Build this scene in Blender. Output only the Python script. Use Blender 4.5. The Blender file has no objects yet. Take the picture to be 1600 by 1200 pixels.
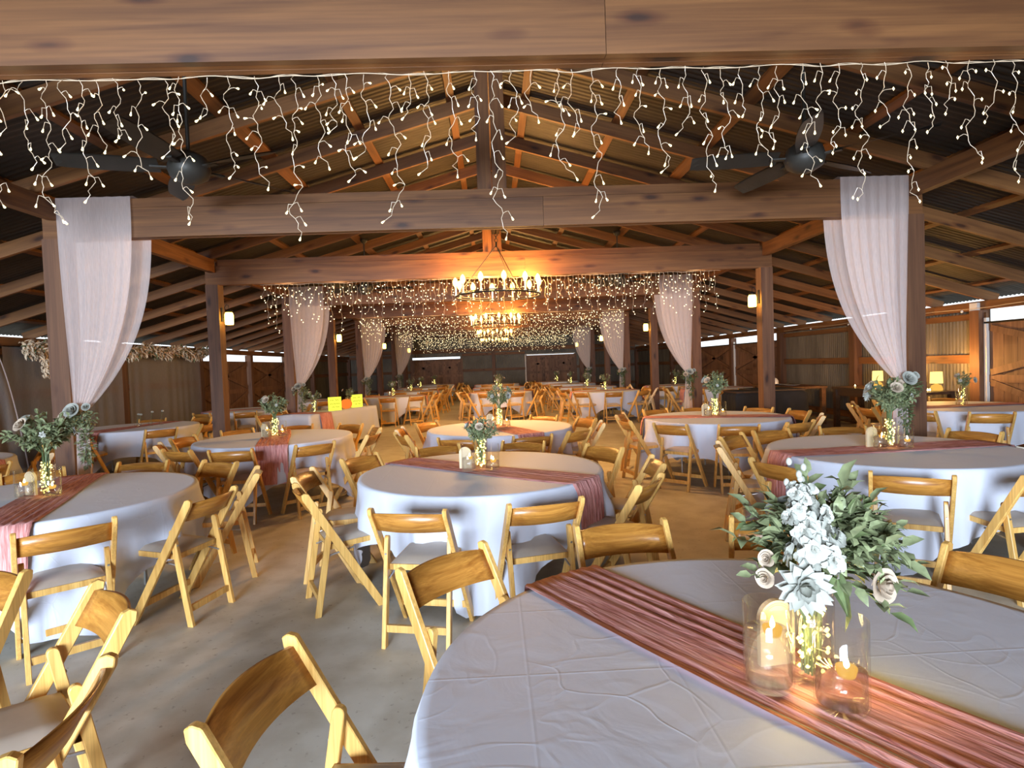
import bpy, bmesh, math, random
from mathutils import Vector, Matrix
C = bpy.context.scene.collection
SC = bpy.context.scene
PI = math.pi
sin, cos = math.sin, math.cos

# ------------------------------------------------------------------ camera
CAM = (-0.06, 0.0, 1.548)
FPX, YAW, PITCH, ROLL = 910.0, 0.0319, 0.0332, 0.0369
_f = Vector((sin(YAW) * cos(PITCH), cos(YAW) * cos(PITCH), -sin(PITCH)))
_r = Vector((cos(YAW), -sin(YAW), 0)); _d = _f.cross(_r)
_r2 = _r * cos(ROLL) + _d * sin(ROLL); _d2 = -_r * sin(ROLL) + _d * cos(ROLL)
cd = bpy.data.cameras.new('camera'); cam = bpy.data.objects.new('camera', cd); C.objects.link(cam)
cd.sensor_fit = 'HORIZONTAL'; cd.sensor_width = 36.0; cd.lens = 36.0 * FPX / 1600.0
cd.clip_start = 0.05; cd.clip_end = 200
M3 = Matrix((_r2, -_d2, -_f)).transposed()
cam.matrix_world = Matrix.Translation(CAM) @ M3.to_4x4()
SC.camera = cam

def at(px, py, z):
    """world point of a photo pixel at a known height"""
    d = _r2 * ((px - 800) / FPX) + _d2 * ((py - 600) / FPX) + _f
    t = (z - CAM[2]) / d.z
    return Vector((CAM[0] + d.x * t, d.y * t, z))

# ------------------------------------------------------------------ world, daylight, exposure
w = bpy.data.worlds.new('daylight'); SC.world = w; w.use_nodes = True
bg = w.node_tree.nodes['Background']; bg.inputs[0].default_value = (0.86, 0.94, 1.0, 1); bg.inputs[1].default_value = 1.4
SC.view_settings.view_transform = 'Standard'; SC.view_settings.look = 'None'
SC.view_settings.gamma = 1.0; SC.view_settings.use_curve_mapping = False
SC.view_settings.exposure = 0.42
SC.cycles.max_bounces = 8; SC.cycles.diffuse_bounces = 4; SC.cycles.transparent_max_bounces = 24
SC.cycles.caustics_reflective = False; SC.cycles.caustics_refractive = False
SC.cycles.sample_clamp_indirect = 4.0

def light(name, kind, loc, energy, col, size=0.1, size_y=None, rot=None):
    l = bpy.data.lights.new(name, kind); l.energy = energy; l.color = col
    if kind == 'AREA':
        l.size = size
        if size_y: l.shape = 'RECTANGLE'; l.size_y = size_y
    elif kind == 'POINT': l.shadow_soft_size = size
    o = bpy.data.objects.new(name, l); C.objects.link(o); o.location = loc
    if rot: o.rotation_euler = rot
    return o
# daylight through the open barn door behind the camera
light('open_door_daylight', 'AREA', (-3.4, -8.6, 1.95), 4000, (0.69, 0.82, 1.0), 5.6, 3.3, (math.radians(84), 0, math.radians(-10)))

# ------------------------------------------------------------------ dimensions
W = 4.27            # nave half width (posts)
A = 7.77            # side walls
HB, HT_ = 2.923, 3.298   # tie beam bottom and top
SL = 0.287          # roof slope
R0 = 4.518          # underside of the rafters at the ridge
def FY(k): return 5.9 + 3.2 * (k - 1)
YEND = FY(9); YNEAR = -9.2
def zr(x): return R0 - SL * abs(x)

# ------------------------------------------------------------------ materials
def newmat(name):
    m = bpy.data.materials.new(name); m.use_nodes = True
    nt = m.node_tree; b = nt.nodes['Principled BSDF']
    return m, nt, b
def N(nt, t, **kw):
    n = nt.nodes.new(t)
    for k, v in kw.items(): setattr(n, k, v)
    return n
def ramp(nt, fac, stops):
    r = N(nt, 'ShaderNodeValToRGB'); els = r.color_ramp.elements
    while len(els) < len(stops): els.new(0.5)
    for e, (p, c) in zip(els, stops): e.position = p; e.color = (*c, 1)
    nt.links.new(fac, r.inputs[0]); return r
def mapped(nt, scale, kind='Object', rnd=True):
    tc = N(nt, 'ShaderNodeTexCoord'); mp = N(nt, 'ShaderNodeMapping'); mp.inputs['Scale'].default_value = scale
    nt.links.new(tc.outputs[kind], mp.inputs[0])
    if rnd:
        oi = N(nt, 'ShaderNodeObjectInfo'); ml = N(nt, 'ShaderNodeVectorMath', operation='SCALE')
        cx = N(nt, 'ShaderNodeCombineXYZ')
        for i in range(3): nt.links.new(oi.outputs['Random'], cx.inputs[i])
        nt.links.new(cx.outputs[0], ml.inputs[0]); ml.inputs['Scale'].default_value = 37.0
        nt.links.new(ml.outputs[0], mp.inputs['Location'])
    return mp
def noise(nt, vec, scale, detail=3, dist=0.0):
    n = N(nt, 'ShaderNodeTexNoise'); n.inputs['Scale'].default_value = scale
    n.inputs['Detail'].default_value = detail; n.inputs['Distortion'].default_value = dist
    nt.links.new(vec.outputs[0], n.inputs['Vector']); return n
def bump(nt, b, h, strength, dist=0.01):
    bp = N(nt, 'ShaderNodeBump'); bp.inputs['Strength'].default_value = strength; bp.inputs['Distance'].default_value = dist
    nt.links.new(h, bp.inputs['Height']); nt.links.new(bp.outputs[0], b.inputs['Normal'])
def plain(name, col, rough=0.6, metal=0.0, var=0.0, vscale=6.0, bstr=0.0):
    m, nt, b = newmat(name); b.inputs['Roughness'].default_value = rough; b.inputs['Metallic'].default_value = metal
    mp = mapped(nt, (1, 1, 1)); n = noise(nt, mp, vscale, 4)
    k = var
    r = ramp(nt, n.outputs[0], [(0.3, tuple(c * (1 - k) for c in col)), (0.7, tuple(min(1, c * (1 + k)) for c in col))])
    nt.links.new(r.outputs[0], b.inputs['Base Color'])
    if bstr: bump(nt, b, n.outputs[0], bstr)
    return m
def wood(name, lo, hi, axis, rough=0.62, fine=1.0, knots=True, vary=0.25):
    m, nt, b = newmat(name); b.inputs['Roughness'].default_value = rough
    s = [9.0 * fine] * 3; s['XYZ'.index(axis)] = 0.55 * fine
    mp = mapped(nt, tuple(s))
    n1 = noise(nt, mp, 1.6, 5, 0.7)
    r = ramp(nt, n1.outputs[0], [(0.28, lo), (0.5, tuple((a + c) / 2 for a, c in zip(lo, hi))), (0.72, hi)])
    s3 = [70.0 * fine] * 3; s3['XYZ'.index(axis)] = 1.1 * fine
    mp3 = mapped(nt, tuple(s3)); g = noise(nt, mp3, 1.0, 3, 0.2)
    gr = ramp(nt, g.outputs[0], [(0.35, (0.68, 0.62, 0.56)), (0.6, (1.06, 1.06, 1.06))])
    m0 = N(nt, 'ShaderNodeMixRGB', blend_type='MULTIPLY'); m0.inputs[0].default_value = 0.5
    nt.links.new(r.outputs[0], m0.inputs[1]); nt.links.new(gr.outputs[0], m0.inputs[2]); last = m0.outputs[0]
    if knots:
        s2 = [6.5] * 3; s2['XYZ'.index(axis)] = 2.1; s2[0 if axis == 'Y' else 1] = 0.15
        mp2 = mapped(nt, tuple(s2)); nz = noise(nt, mp2, 2.5, 2)
        mixv = N(nt, 'ShaderNodeVectorMath', operation='ADD'); sc = N(nt, 'ShaderNodeVectorMath', operation='SCALE'); sc.inputs['Scale'].default_value = 0.16
        nt.links.new(nz.outputs['Color'], sc.inputs[0]); nt.links.new(mp2.outputs[0], mixv.inputs[0]); nt.links.new(sc.outputs[0], mixv.inputs[1])
        v = N(nt, 'ShaderNodeTexVoronoi'); v.inputs['Scale'].default_value = 1.0; nt.links.new(mixv.outputs[0], v.inputs['Vector'])
        kr = ramp(nt, v.outputs['Distance'], [(0.09, (0.16, 0.10, 0.06)), (0.16, (0.60, 0.48, 0.40)), (0.28, (1, 1, 1))])
        mx = N(nt, 'ShaderNodeMixRGB', blend_type='MULTIPLY'); mx.inputs[0].default_value = 0.9
        nt.links.new(last, mx.inputs[1]); nt.links.new(kr.outputs[0], mx.inputs[2]); last = mx.outputs[0]
    oi = N(nt, 'ShaderNodeObjectInfo'); mr = N(nt, 'ShaderNodeMapRange'); mr.inputs['To Min'].default_value = 1 - vary; mr.inputs['To Max'].default_value = 1 + vary * 0.5
    nt.links.new(oi.outputs['Random'], mr.inputs[0])
    hv = N(nt, 'ShaderNodeHueSaturation'); nt.links.new(mr.outputs[0], hv.inputs['Value']); nt.links.new(last, hv.inputs['Color'])
    nt.links.new(hv.outputs[0], b.inputs['Base Color'])
    bump(nt, b, n1.outputs[0], 0.15, 0.004)
    return m
def emis(name, col, strength, sampled=True):
    m = bpy.data.materials.new(name); m.use_nodes = True; nt = m.node_tree; nt.nodes.clear()
    e = N(nt, 'ShaderNodeEmission'); e.inputs[0].default_value = (*col, 1); e.inputs[1].default_value = strength
    o = N(nt, 'ShaderNodeOutputMaterial'); nt.links.new(e.outputs[0], o.inputs[0])
    if not sampled: m.cycles.emission_sampling = 'NONE'
    return m
def sheer(name, col, alpha):
    m = bpy.data.materials.new(name); m.use_nodes = True; nt = m.node_tree; nt.nodes.clear()
    tp = N(nt, 'ShaderNodeBsdfTransparent'); df = N(nt, 'ShaderNodeBsdfDiffuse'); tl = N(nt, 'ShaderNodeBsdfTranslucent')
    df.inputs[0].default_value = (*col, 1); tl.inputs[0].default_value = (*col, 1)
    a = N(nt, 'ShaderNodeMixShader'); a.inputs[0].default_value = 0.4; nt.links.new(df.outputs[0], a.inputs[1]); nt.links.new(tl.outputs[0], a.inputs[2])
    mp = mapped(nt, (60, 60, 4)); n = noise(nt, mp, 3, 2)
    mr = N(nt, 'ShaderNodeMapRange'); mr.inputs['To Min'].default_value = alpha - 0.1; mr.inputs['To Max'].default_value = alpha + 0.1
    nt.links.new(n.outputs[0], mr.inputs[0])
    b = N(nt, 'ShaderNodeMixShader'); nt.links.new(mr.outputs[0], b.inputs[0]); nt.links.new(tp.outputs[0], b.inputs[1]); nt.links.new(a.outputs[0], b.inputs[2])
    o = N(nt, 'ShaderNodeOutputMaterial'); nt.links.new(b.outputs[0], o.inputs[0]); return m
def thin_glass(name):
    m = bpy.data.materials.new(name); m.use_nodes = True; nt = m.node_tree; nt.nodes.clear()
    tp = N(nt, 'ShaderNodeBsdfTransparent'); tp.inputs[0].default_value = (1, 1, 1, 1)
    gl = N(nt, 'ShaderNodeBsdfGlossy'); gl.inputs['Roughness'].default_value = 0.03
    sc_ = N(nt, 'ShaderNodeMapRange'); sc_.inputs['To Min'].default_value = 0.03; sc_.inputs['To Max'].default_value = 0.5
    lw0 = N(nt, 'ShaderNodeLayerWeight'); lw0.inputs[0].default_value = 0.5; lw = N(nt, 'ShaderNodeMath', operation='POWER'); lw.inputs[1].default_value = 3.2; nt.links.new(lw0.outputs['Facing'], lw.inputs[0])
    mp = mapped(nt, (1, 1, 1)); n = noise(nt, mp, 8, 1); bp = N(nt, 'ShaderNodeBump'); bp.inputs['Strength'].default_value = 0.05
    nt.links.new(n.outputs[0], bp.inputs['Height']); nt.links.new(bp.outputs[0], gl.inputs['Normal'])
    x = N(nt, 'ShaderNodeMixShader'); nt.links.new(lw.outputs[0], sc_.inputs[0]); nt.links.new(sc_.outputs[0], x.inputs[0]); nt.links.new(tp.outputs[0], x.inputs[1]); nt.links.new(gl.outputs[0], x.inputs[2])
    o = N(nt, 'ShaderNodeOutputMaterial'); nt.links.new(x.outputs[0], o.inputs[0]); return m

M = {}
LO, HI = (0.105, 0.036, 0.008), (0.235, 0.096, 0.026)
for ax in 'XYZ': M['beam' + ax] = wood('pine_timber_' + ax, LO, HI, ax)
M['postZ'] = wood('weathered_post', (0.10, 0.038, 0.016), (0.19, 0.083, 0.036), 'Z')
M['rafter'] = wood('rafter_timber', (0.14, 0.053, 0.014), (0.265, 0.113, 0.032), 'X')
M['doorZ'] = wood('barn_door_board', (0.14, 0.06, 0.03), (0.28, 0.14, 0.07), 'Z', fine=0.8)
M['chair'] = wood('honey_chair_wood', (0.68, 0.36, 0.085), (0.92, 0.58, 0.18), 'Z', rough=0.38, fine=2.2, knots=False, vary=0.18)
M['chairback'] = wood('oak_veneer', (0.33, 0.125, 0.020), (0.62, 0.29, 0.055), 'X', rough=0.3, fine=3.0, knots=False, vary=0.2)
M['darkwood'] = wood('dark_walnut', (0.035, 0.018, 0.01), (0.09, 0.045, 0.022), 'Y', rough=0.4, knots=False)
M['pad'] = plain('tan_seat_vinyl', (0.55, 0.46, 0.37), 0.5, var=0.05, vscale=12)
M['bolt'] = plain('zinc_bolt', (0.5, 0.5, 0.48), 0.35, 0.9, 0.05)
M['black'] = plain('black_iron', (0.018, 0.015, 0.013), 0.45, 0.6, 0.1)
M['bronze'] = plain('dark_bronze', (0.045, 0.042, 0.036), 0.5, 0.3, 0.15)
M['blackcloth'] = plain('black_cloth', (0.012, 0.012, 0.015), 0.9, 0, 0.2)
M['leaf'] = plain('sage_leaf', (0.20, 0.225, 0.11), 0.55, 0, 0.35, 40)
M['leafd'] = plain('deep_green_leaf', (0.115, 0.15, 0.06), 0.5, 0, 0.35, 40)
M['stem'] = plain('green_stem', (0.10, 0.14, 0.05), 0.6, 0, 0.2)
M['petal'] = plain('white_petal', (0.39, 0.39, 0.335), 0.6, 0, 0.08, 30)
M['cream'] = plain('cream_petal', (0.47, 0.37, 0.27), 0.6, 0, 0.08, 30)
M['pampas'] = plain('pampas_plume', (0.78, 0.62, 0.43), 0.9, 0, 0.2, 20)
M['sheer'] = sheer('white_chiffon', (0.94, 0.83, 0.80), 0.52)
M['voile'] = sheer('grey_voile', (0.62, 0.58, 0.54), 0.42)
M['glass'] = thin_glass('clear_glass')
M['bulb'] = emis('warm_fairy_bulb', (1.0, 0.86, 0.48), 2.6, False)
M['fbulb'] = emis('far_fairy_bulb', (1.0, 0.80, 0.42), 4.5, False)
M['vbulb'] = emis('yellow_fairy_bulb', (1.0, 0.86, 0.22), 5.0, False)
M['wire'] = plain('clear_cable', (0.50, 0.39, 0.27), 0.35, 0, 0.1)
M['edison'] = emis('amber_bulb', (1.0, 0.62, 0.12), 7.0, False)
M['lantern'] = emis('glowing_jar', (1.0, 0.62, 0.09), 14.0)
M['shade'] = emis('lit_lamp_shade', (1.0, 0.72, 0.20), 1.5)
M['flame'] = emis('candle_flame', (1.0, 0.78, 0.28), 14.0)
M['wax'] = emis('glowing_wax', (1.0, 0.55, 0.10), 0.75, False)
M['card'] = plain('cream_card', (0.60, 0.47, 0.29), 0.6, 0, 0.04)
M['cardline'] = plain('gilt_line', (0.55, 0.38, 0.16), 0.4, 0.3, 0.05)
M['neon'] = emis('yellow_lit_sign', (0.85, 0.85, 0.06), 1.25)
M['amber'] = emis('orange_glow', (1.0, 0.22, 0.03), 0.8, False)
M['white'] = plain('white_paint', (0.72, 0.68, 0.62), 0.6, 0, 0.06)
M['porcelain'] = plain('white_porcelain', (0.75, 0.72, 0.66), 0.3, 0, 0.03)

def mat_water():
    m = bpy.data.materials.new('water'); m.use_nodes = True; nt = m.node_tree; nt.nodes.clear()
    g = N(nt, 'ShaderNodeBsdfRefraction'); g.inputs['IOR'].default_value = 1.33; g.inputs[0].default_value = (1, 1, 1, 1)
    t = N(nt, 'ShaderNodeBsdfTransparent'); x = N(nt, 'ShaderNodeMixShader'); x.inputs[0].default_value = 0.3
    gl = N(nt, 'ShaderNodeBsdfGlossy'); gl.inputs['Roughness'].default_value = 0.02
    f0 = N(nt, 'ShaderNodeLayerWeight'); f0.inputs[0].default_value = 0.5; f1 = N(nt, 'ShaderNodeMath', operation='POWER'); f1.inputs[1].default_value = 4.0; nt.links.new(f0.outputs['Facing'], f1.inputs[0]); fr = N(nt, 'ShaderNodeMapRange'); fr.inputs['To Min'].default_value = 0.02; fr.inputs['To Max'].default_value = 0.6; nt.links.new(f1.outputs[0], fr.inputs[0]); y = N(nt, 'ShaderNodeMixShader')
    mp = mapped(nt, (1, 1, 1)); n = noise(nt, mp, 14, 1); bp = N(nt, 'ShaderNodeBump'); bp.inputs['Strength'].default_value = 0.08
    nt.links.new(n.outputs[0], bp.inputs['Height']); nt.links.new(bp.outputs[0], g.inputs['Normal'])
    nt.links.new(t.outputs[0], x.inputs[1]); nt.links.new(g.outputs[0], x.inputs[2])
    nt.links.new(fr.outputs[0], y.inputs[0]); nt.links.new(x.outputs[0], y.inputs[1]); nt.links.new(gl.outputs[0], y.inputs[2])
    o = N(nt, 'ShaderNodeOutputMaterial'); nt.links.new(y.outputs[0], o.inputs[0]); return m
M['water'] = mat_water()

def mat_floor():
    m, nt, b = newmat('concrete_floor')
    mp = mapped(nt, (1, 1, 1), rnd=False)
    n1 = noise(nt, mp, 0.55, 5, 0.4); n2 = noise(nt, mp, 5.0, 6); n3 = noise(nt, mp, 28, 3)
    r1 = ramp(nt, n1.outputs[0], [(0.3, (0.53, 0.48, 0.39)), (0.55, (0.70, 0.675, 0.59)), (0.75, (0.76, 0.74, 0.67))])
    r2 = ramp(nt, n2.outputs[0], [(0.3, (0.80, 0.78, 0.74)), (0.6, (1, 1, 1))])
    r3 = ramp(nt, n3.outputs[0], [(0.27, (0.55, 0.5, 0.45)), (0.36, (1, 1, 1))])
    a = N(nt, 'ShaderNodeMixRGB', blend_type='MULTIPLY'); a.inputs[0].default_value = 1
    c = N(nt, 'ShaderNodeMixRGB', blend_type='MULTIPLY'); c.inputs[0].default_value = 0.7
    nt.links.new(r1.outputs[0], a.inputs[1]); nt.links.new(r2.outputs[0], a.inputs[2])
    nt.links.new(a.outputs[0], c.inputs[1]); nt.links.new(r3.outputs[0], c.inputs[2])
    nt.links.new(c.outputs[0], b.inputs['Base Color'])
    rr = N(nt, 'ShaderNodeMapRange'); rr.inputs['To Min'].default_value = 0.42; rr.inputs['To Max'].default_value = 0.75
    nt.links.new(n2.outputs[0], rr.inputs[0]); nt.links.new(rr.outputs[0], b.inputs['Roughness'])
    bump(nt, b, n2.outputs[0], 0.06); return m
M['floor'] = mat_floor()
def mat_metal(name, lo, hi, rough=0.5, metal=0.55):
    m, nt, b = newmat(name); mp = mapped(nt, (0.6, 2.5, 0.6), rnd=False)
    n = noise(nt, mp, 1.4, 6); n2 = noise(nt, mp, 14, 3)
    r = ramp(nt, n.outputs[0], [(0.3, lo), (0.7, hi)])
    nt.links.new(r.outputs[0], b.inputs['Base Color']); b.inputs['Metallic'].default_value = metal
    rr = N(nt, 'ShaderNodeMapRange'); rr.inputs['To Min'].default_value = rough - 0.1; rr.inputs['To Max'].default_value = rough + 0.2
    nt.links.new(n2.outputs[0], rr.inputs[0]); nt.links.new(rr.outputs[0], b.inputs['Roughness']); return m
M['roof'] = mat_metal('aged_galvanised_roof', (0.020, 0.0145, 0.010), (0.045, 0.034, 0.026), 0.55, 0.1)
M['wall'] = mat_metal('aged_wall_sheet', (0.10, 0.09, 0.07), (0.19, 0.165, 0.13), 0.55, 0.35)
def mat_cloth():
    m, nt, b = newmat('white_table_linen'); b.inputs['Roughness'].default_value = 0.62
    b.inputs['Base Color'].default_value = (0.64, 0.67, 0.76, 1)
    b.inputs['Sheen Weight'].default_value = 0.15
    mp = mapped(nt, (1, 1, 1)); n1 = noise(nt, mp, 5.5, 4, 0.8); n2 = noise(nt, mp, 2.2, 2, 1.5)
    # pressed fold lines in a grid
    sx = N(nt, 'ShaderNodeSeparateXYZ'); nt.links.new(mp.outputs[0], sx.inputs[0])
    outs = []
    for i in (0, 1):
        a = N(nt, 'ShaderNodeMath', operation='PINGPONG'); nt.links.new(sx.outputs[i], a.inputs[0]); a.inputs[1].default_value = 0.19
        s = N(nt, 'ShaderNodeMapRange'); s.inputs['From Min'].default_value = 0; s.inputs['From Max'].default_value = 0.006
        s.inputs['To Min'].default_value = 0.15; s.inputs['To Max'].default_value = 0; nt.links.new(a.outputs[0], s.inputs[0]); outs.append(s)
    mx = N(nt, 'ShaderNodeMath', operation='MAXIMUM'); nt.links.new(outs[0].outputs[0], mx.inputs[0]); nt.links.new(outs[1].outputs[0], mx.inputs[1])
    rid = ramp(nt, n2.outputs[0], [(0.47, (0, 0, 0)), (0.5, (1, 1, 1)), (0.53, (0, 0, 0))])
    ad = N(nt, 'ShaderNodeMath', operation='ADD'); nt.links.new(n1.outputs[0], ad.inputs[0]); nt.links.new(mx.outputs[0], ad.inputs[1])
    ad2 = N(nt, 'ShaderNodeMath', operation='MULTIPLY_ADD'); nt.links.new(rid.outputs[0], ad2.inputs[0]); ad2.inputs[1].default_value = 0.12; nt.links.new(ad.outputs[0], ad2.inputs[2])
    dn = noise(nt, mp, 1.7, 3); dm = N(nt, 'ShaderNodeVectorMath', operation='MULTIPLY_ADD'); dm.inputs[1].default_value = (.35, .35, .35)
    nt.links.new(dn.outputs['Color'], dm.inputs[0]); nt.links.new(mp.outputs[0], dm.inputs[2])
    vo = N(nt, 'ShaderNodeTexVoronoi', feature='DISTANCE_TO_EDGE'); vo.inputs['Scale'].default_value = 3.6; nt.links.new(dm.outputs[0], vo.inputs['Vector'])
    cr = ramp(nt, vo.outputs['Distance'], [(0.0, (1, 1, 1)), (0.022, (0, 0, 0))]); mk = noise(nt, mp, 2.6, 1)
    mr = ramp(nt, mk.outputs[0], [(0.44, (0, 0, 0)), (0.62, (1, 1, 1))]); mm = N(nt, 'ShaderNodeMath', operation='MULTIPLY')
    nt.links.new(cr.outputs[0], mm.inputs[0]); nt.links.new(mr.outputs[0], mm.inputs[1])
    ad3 = N(nt, 'ShaderNodeMath', operation='MULTIPLY_ADD'); nt.links.new(mm.outputs[0], ad3.inputs[0]); ad3.inputs[1].default_value = 0.2; nt.links.new(ad2.outputs[0], ad3.inputs[2])
    bump(nt, b, ad3.outputs[0], 0.26, 0.009); return m
M['cloth'] = mat_cloth()
def mat_runner():
    m, nt, b = newmat('dusty_rose_gauze'); b.inputs['Roughness'].default_value = 0.85
    mp = mapped(nt, (4.0, 46.0, 4.0)); n = noise(nt, mp, 1.6, 6, 1.0)
    r = ramp(nt, n.outputs[0], [(0.3, (0.40, 0.125, 0.11)), (0.48, (0.66, 0.285, 0.255)), (0.68, (0.80, 0.42, 0.38))])
    nt.links.new(r.outputs[0], b.inputs['Base Color']); bump(nt, b, n.outputs[0], 0.6, 0.012); return m
M['runner'] = mat_runner()

# ------------------------------------------------------------------ mesh helpers
class MB:
    def __init__(s): s.v = []; s.f = []
    def add(s, vs, fs, mtx=None):
        o = len(s.v)
        s.v += [tuple(mtx @ Vector(v)) if mtx else tuple(v) for v in vs]
        s.f += [tuple(i + o for i in f) for f in fs]; return s
    def box(s, x0, x1, y0, y1, z0, z1, mtx=None):
        vs = [(x, y, z) for x in (x0, x1) for y in (y0, y1) for z in (z0, z1)]
        return s.add(vs, [(0, 1, 3, 2), (4, 6, 7, 5), (0, 4, 5, 1), (2, 3, 7, 6), (0, 2, 6, 4), (1, 5, 7, 3)], mtx)
    def prism(s, poly, axis, a0, a1, mtx=None):
        n = len(poly)
        def p(q, a):
            if axis == 'X': return (a, q[0], q[1])
            if axis == 'Y': return (q[0], a, q[1])
            return (q[0], q[1], a)
        vs = [p(q, a0) for q in poly] + [p(q, a1) for q in poly]
        fs = [tuple(range(n)), tuple(range(2 * n - 1, n - 1, -1))] + [(i, i + n, (i + 1) % n + n, (i + 1) % n) for i in range(n)]
        return s.add(vs, fs, mtx)
    def tube(s, pts, r, n=6, cap=True, mtx=None):
        pts = [Vector(p) for p in pts]; vs = []; fs = []; up = Vector((0.31, 0.17, 0.93)).normalized()
        for i, p in enumerate(pts):
            t = (pts[min(i + 1, len(pts) - 1)] - pts[max(i - 1, 0)]).normalized()
            a = t.cross(up)
            if a.length < 1e-3: a = t.cross(Vector((1, 0, 0)))
            a.normalize(); b = t.cross(a); rr = r[i] if isinstance(r, (list, tuple)) else r
            vs += [p + (a * cos(2 * PI * j / n) + b * sin(2 * PI * j / n)) * rr for j in range(n)]
        for i in range(len(pts) - 1):
            fs += [(i * n + j, i * n + (j + 1) % n, (i + 1) * n + (j + 1) % n, (i + 1) * n + j) for j in range(n)]
        if cap: fs += [tuple(range(n - 1, -1, -1)), tuple((len(pts) - 1) * n + j for j in range(n))]
        return s.add(vs, fs, mtx)
    def lathe(s, prof, n=16, mtx=None, closed=False):
        vs = []; fs = []; k = len(prof)
        for (r, z) in prof: vs += [(r * cos(2 * PI * j / n), r * sin(2 * PI * j / n), z) for j in range(n)]
        for i in range(k - 1):
            fs += [(i * n + j, i * n + (j + 1) % n, (i + 1) * n + (j + 1) % n, (i + 1) * n + j) for j in range(n)]
        if closed: fs += [tuple(range(n - 1, -1, -1)), tuple((k - 1) * n + j for j in range(n))]
        return s.add(vs, fs, mtx)
    def octa(s, p, r, h=None):
        x, y, z = p; h = h or r
        return s.add([(x + r, y, z), (x, y + r, z), (x - r, y, z), (x, y - r, z), (x, y, z + h), (x, y, z - h)],
                     [(0, 1, 4), (1, 2, 4), (2, 3, 4), (3, 0, 4), (1, 0, 5), (2, 1, 5), (3, 2, 5), (0, 3, 5)])
    def ball(s, p, r, n=8, k=5, sz=1.0):
        prof = [(max(1e-4, r * sin(PI * i / k)), -r * sz * cos(PI * i / k)) for i in range(k + 1)]
        return s.lathe(prof, n, Matrix.Translation(p))
    def torus(s, R, r, n=40, k=6, z=0.0):
        vs = []; fs = []
        for i in range(n):
            a = 2 * PI * i / n
            for j in range(k):
                b = 2 * PI * j / k; q = R + r * cos(b); vs.append((q * cos(a), q * sin(a), z + r * sin(b)))
        for i in range(n):
            for j in range(k): fs.append((i * k + j, ((i + 1) % n) * k + j, ((i + 1) % n) * k + (j + 1) % k, i * k + (j + 1) % k))
        return s.add(vs, fs)
    def grid(s, fn, nu, nv, wrap=False):
        vs = [fn(i / nu, j / nv) for j in range(nv + 1) for i in range(nu + (0 if wrap else 1))]
        m = nu if wrap else nu + 1
        fs = [(j * m + i, j * m + (i + 1) % m, (j + 1) * m + (i + 1) % m, (j + 1) * m + i) for j in range(nv) for i in range(nu)]
        return s.add(vs, fs)
    def mesh(s, name, m, smooth=False):
        me = bpy.data.meshes.new(name); me.from_pydata([tuple(v) for v in s.v], [], s.f); me.update()
        me.materials.append(M[m] if isinstance(m, str) else m)
        if smooth: me.polygons.foreach_set('use_smooth', [True] * len(me.polygons))
        return me
    def obj(s, name, m, parent=None, smooth=False, loc=(0, 0, 0), rz=0.0):
        return put(name, s.mesh(name, m, smooth), parent, loc, rz)
def put(name, me, parent=None, loc=(0, 0, 0), rz=0.0):
    o = bpy.data.objects.new(name, me); C.objects.link(o); o.location = loc
    if rz: o.rotation_euler = (0, 0, rz)
    if parent: o.parent = parent
    return o
def tag(o, label, cat, group=None):
    o['label'] = label; o['category'] = cat
    if group: o['group'] = group
    return o
def thing(name, label, cat, loc=(0, 0, 0), rz=0.0, group=None):
    return tag(put(name, None, None, loc, rz), label, cat, group)
def struct(o): o['kind'] = 'structure'; return o
def stuff(o): o['kind'] = 'stuff'; return o
def copy_tree(o, parent=None):
    c = o.copy(); C.objects.link(c)
    if parent: c.parent = parent
    for ch in list(o.children): copy_tree(ch, c)
    return c
def bevel(me, off):
    bm = bmesh.new(); bm.from_mesh(me)
    bmesh.ops.bevel(bm, geom=bm.edges[:], offset=off, segments=1, affect='EDGES', clamp_overlap=True)
    bm.to_mesh(me); bm.free(); me.update(); return me
rnd = random.Random(7)
RT, TH = 0.914, 0.75       # 72 inch round tables

# ------------------------------------------------------------------ room shell
def slab(name, x0, x1, y0, y1, z0, z1, m, parent=None):
    return MB().box(x0, x1, y0, y1, z0, z1).obj(name, m, parent)
struct(MB().box(-A - 3, A + 3, YNEAR - 4, YEND + 3, -0.12, 0).obj('floor', 'floor'))
# roof: corrugated sheet on purlins on rafters
def roof_sheet(sx):
    mb = MB(); pitch = 0.076; n = int((YEND - YNEAR + 0.6) / pitch * 4)
    z0 = R0 + 0.15 + 0.045
    def fn(u, v):
        y = YNEAR - 0.3 + u * n * pitch / 4; x = v * 8.2
        return (sx * x, y, z0 - SL * x + 0.010 * sin(2 * PI * u * n / 4))
    mb.grid(fn, n, 4); return mb
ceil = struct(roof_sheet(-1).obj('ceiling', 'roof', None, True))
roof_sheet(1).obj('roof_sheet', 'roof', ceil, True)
ang = math.atan(SL); LEN = 7.93 / cos(ang)
rme = MB().box(0, LEN, -0.022, 0.022, 0, 0.145).mesh('rafter', 'rafter')
ry = [5.6 + 1.13 * i for i in range(-13, 24)]
ry = [y for y in ry if y < YEND - 0.1]
for y in ry:
    for sx in (1, -1):
        o = put('rafter', rme, ceil, (0, y, R0))
        o.rotation_euler = (0, ang if sx > 0 else PI - ang, 0)
        if sx < 0:
            o.rotation_euler = (0, ang, PI)
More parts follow.
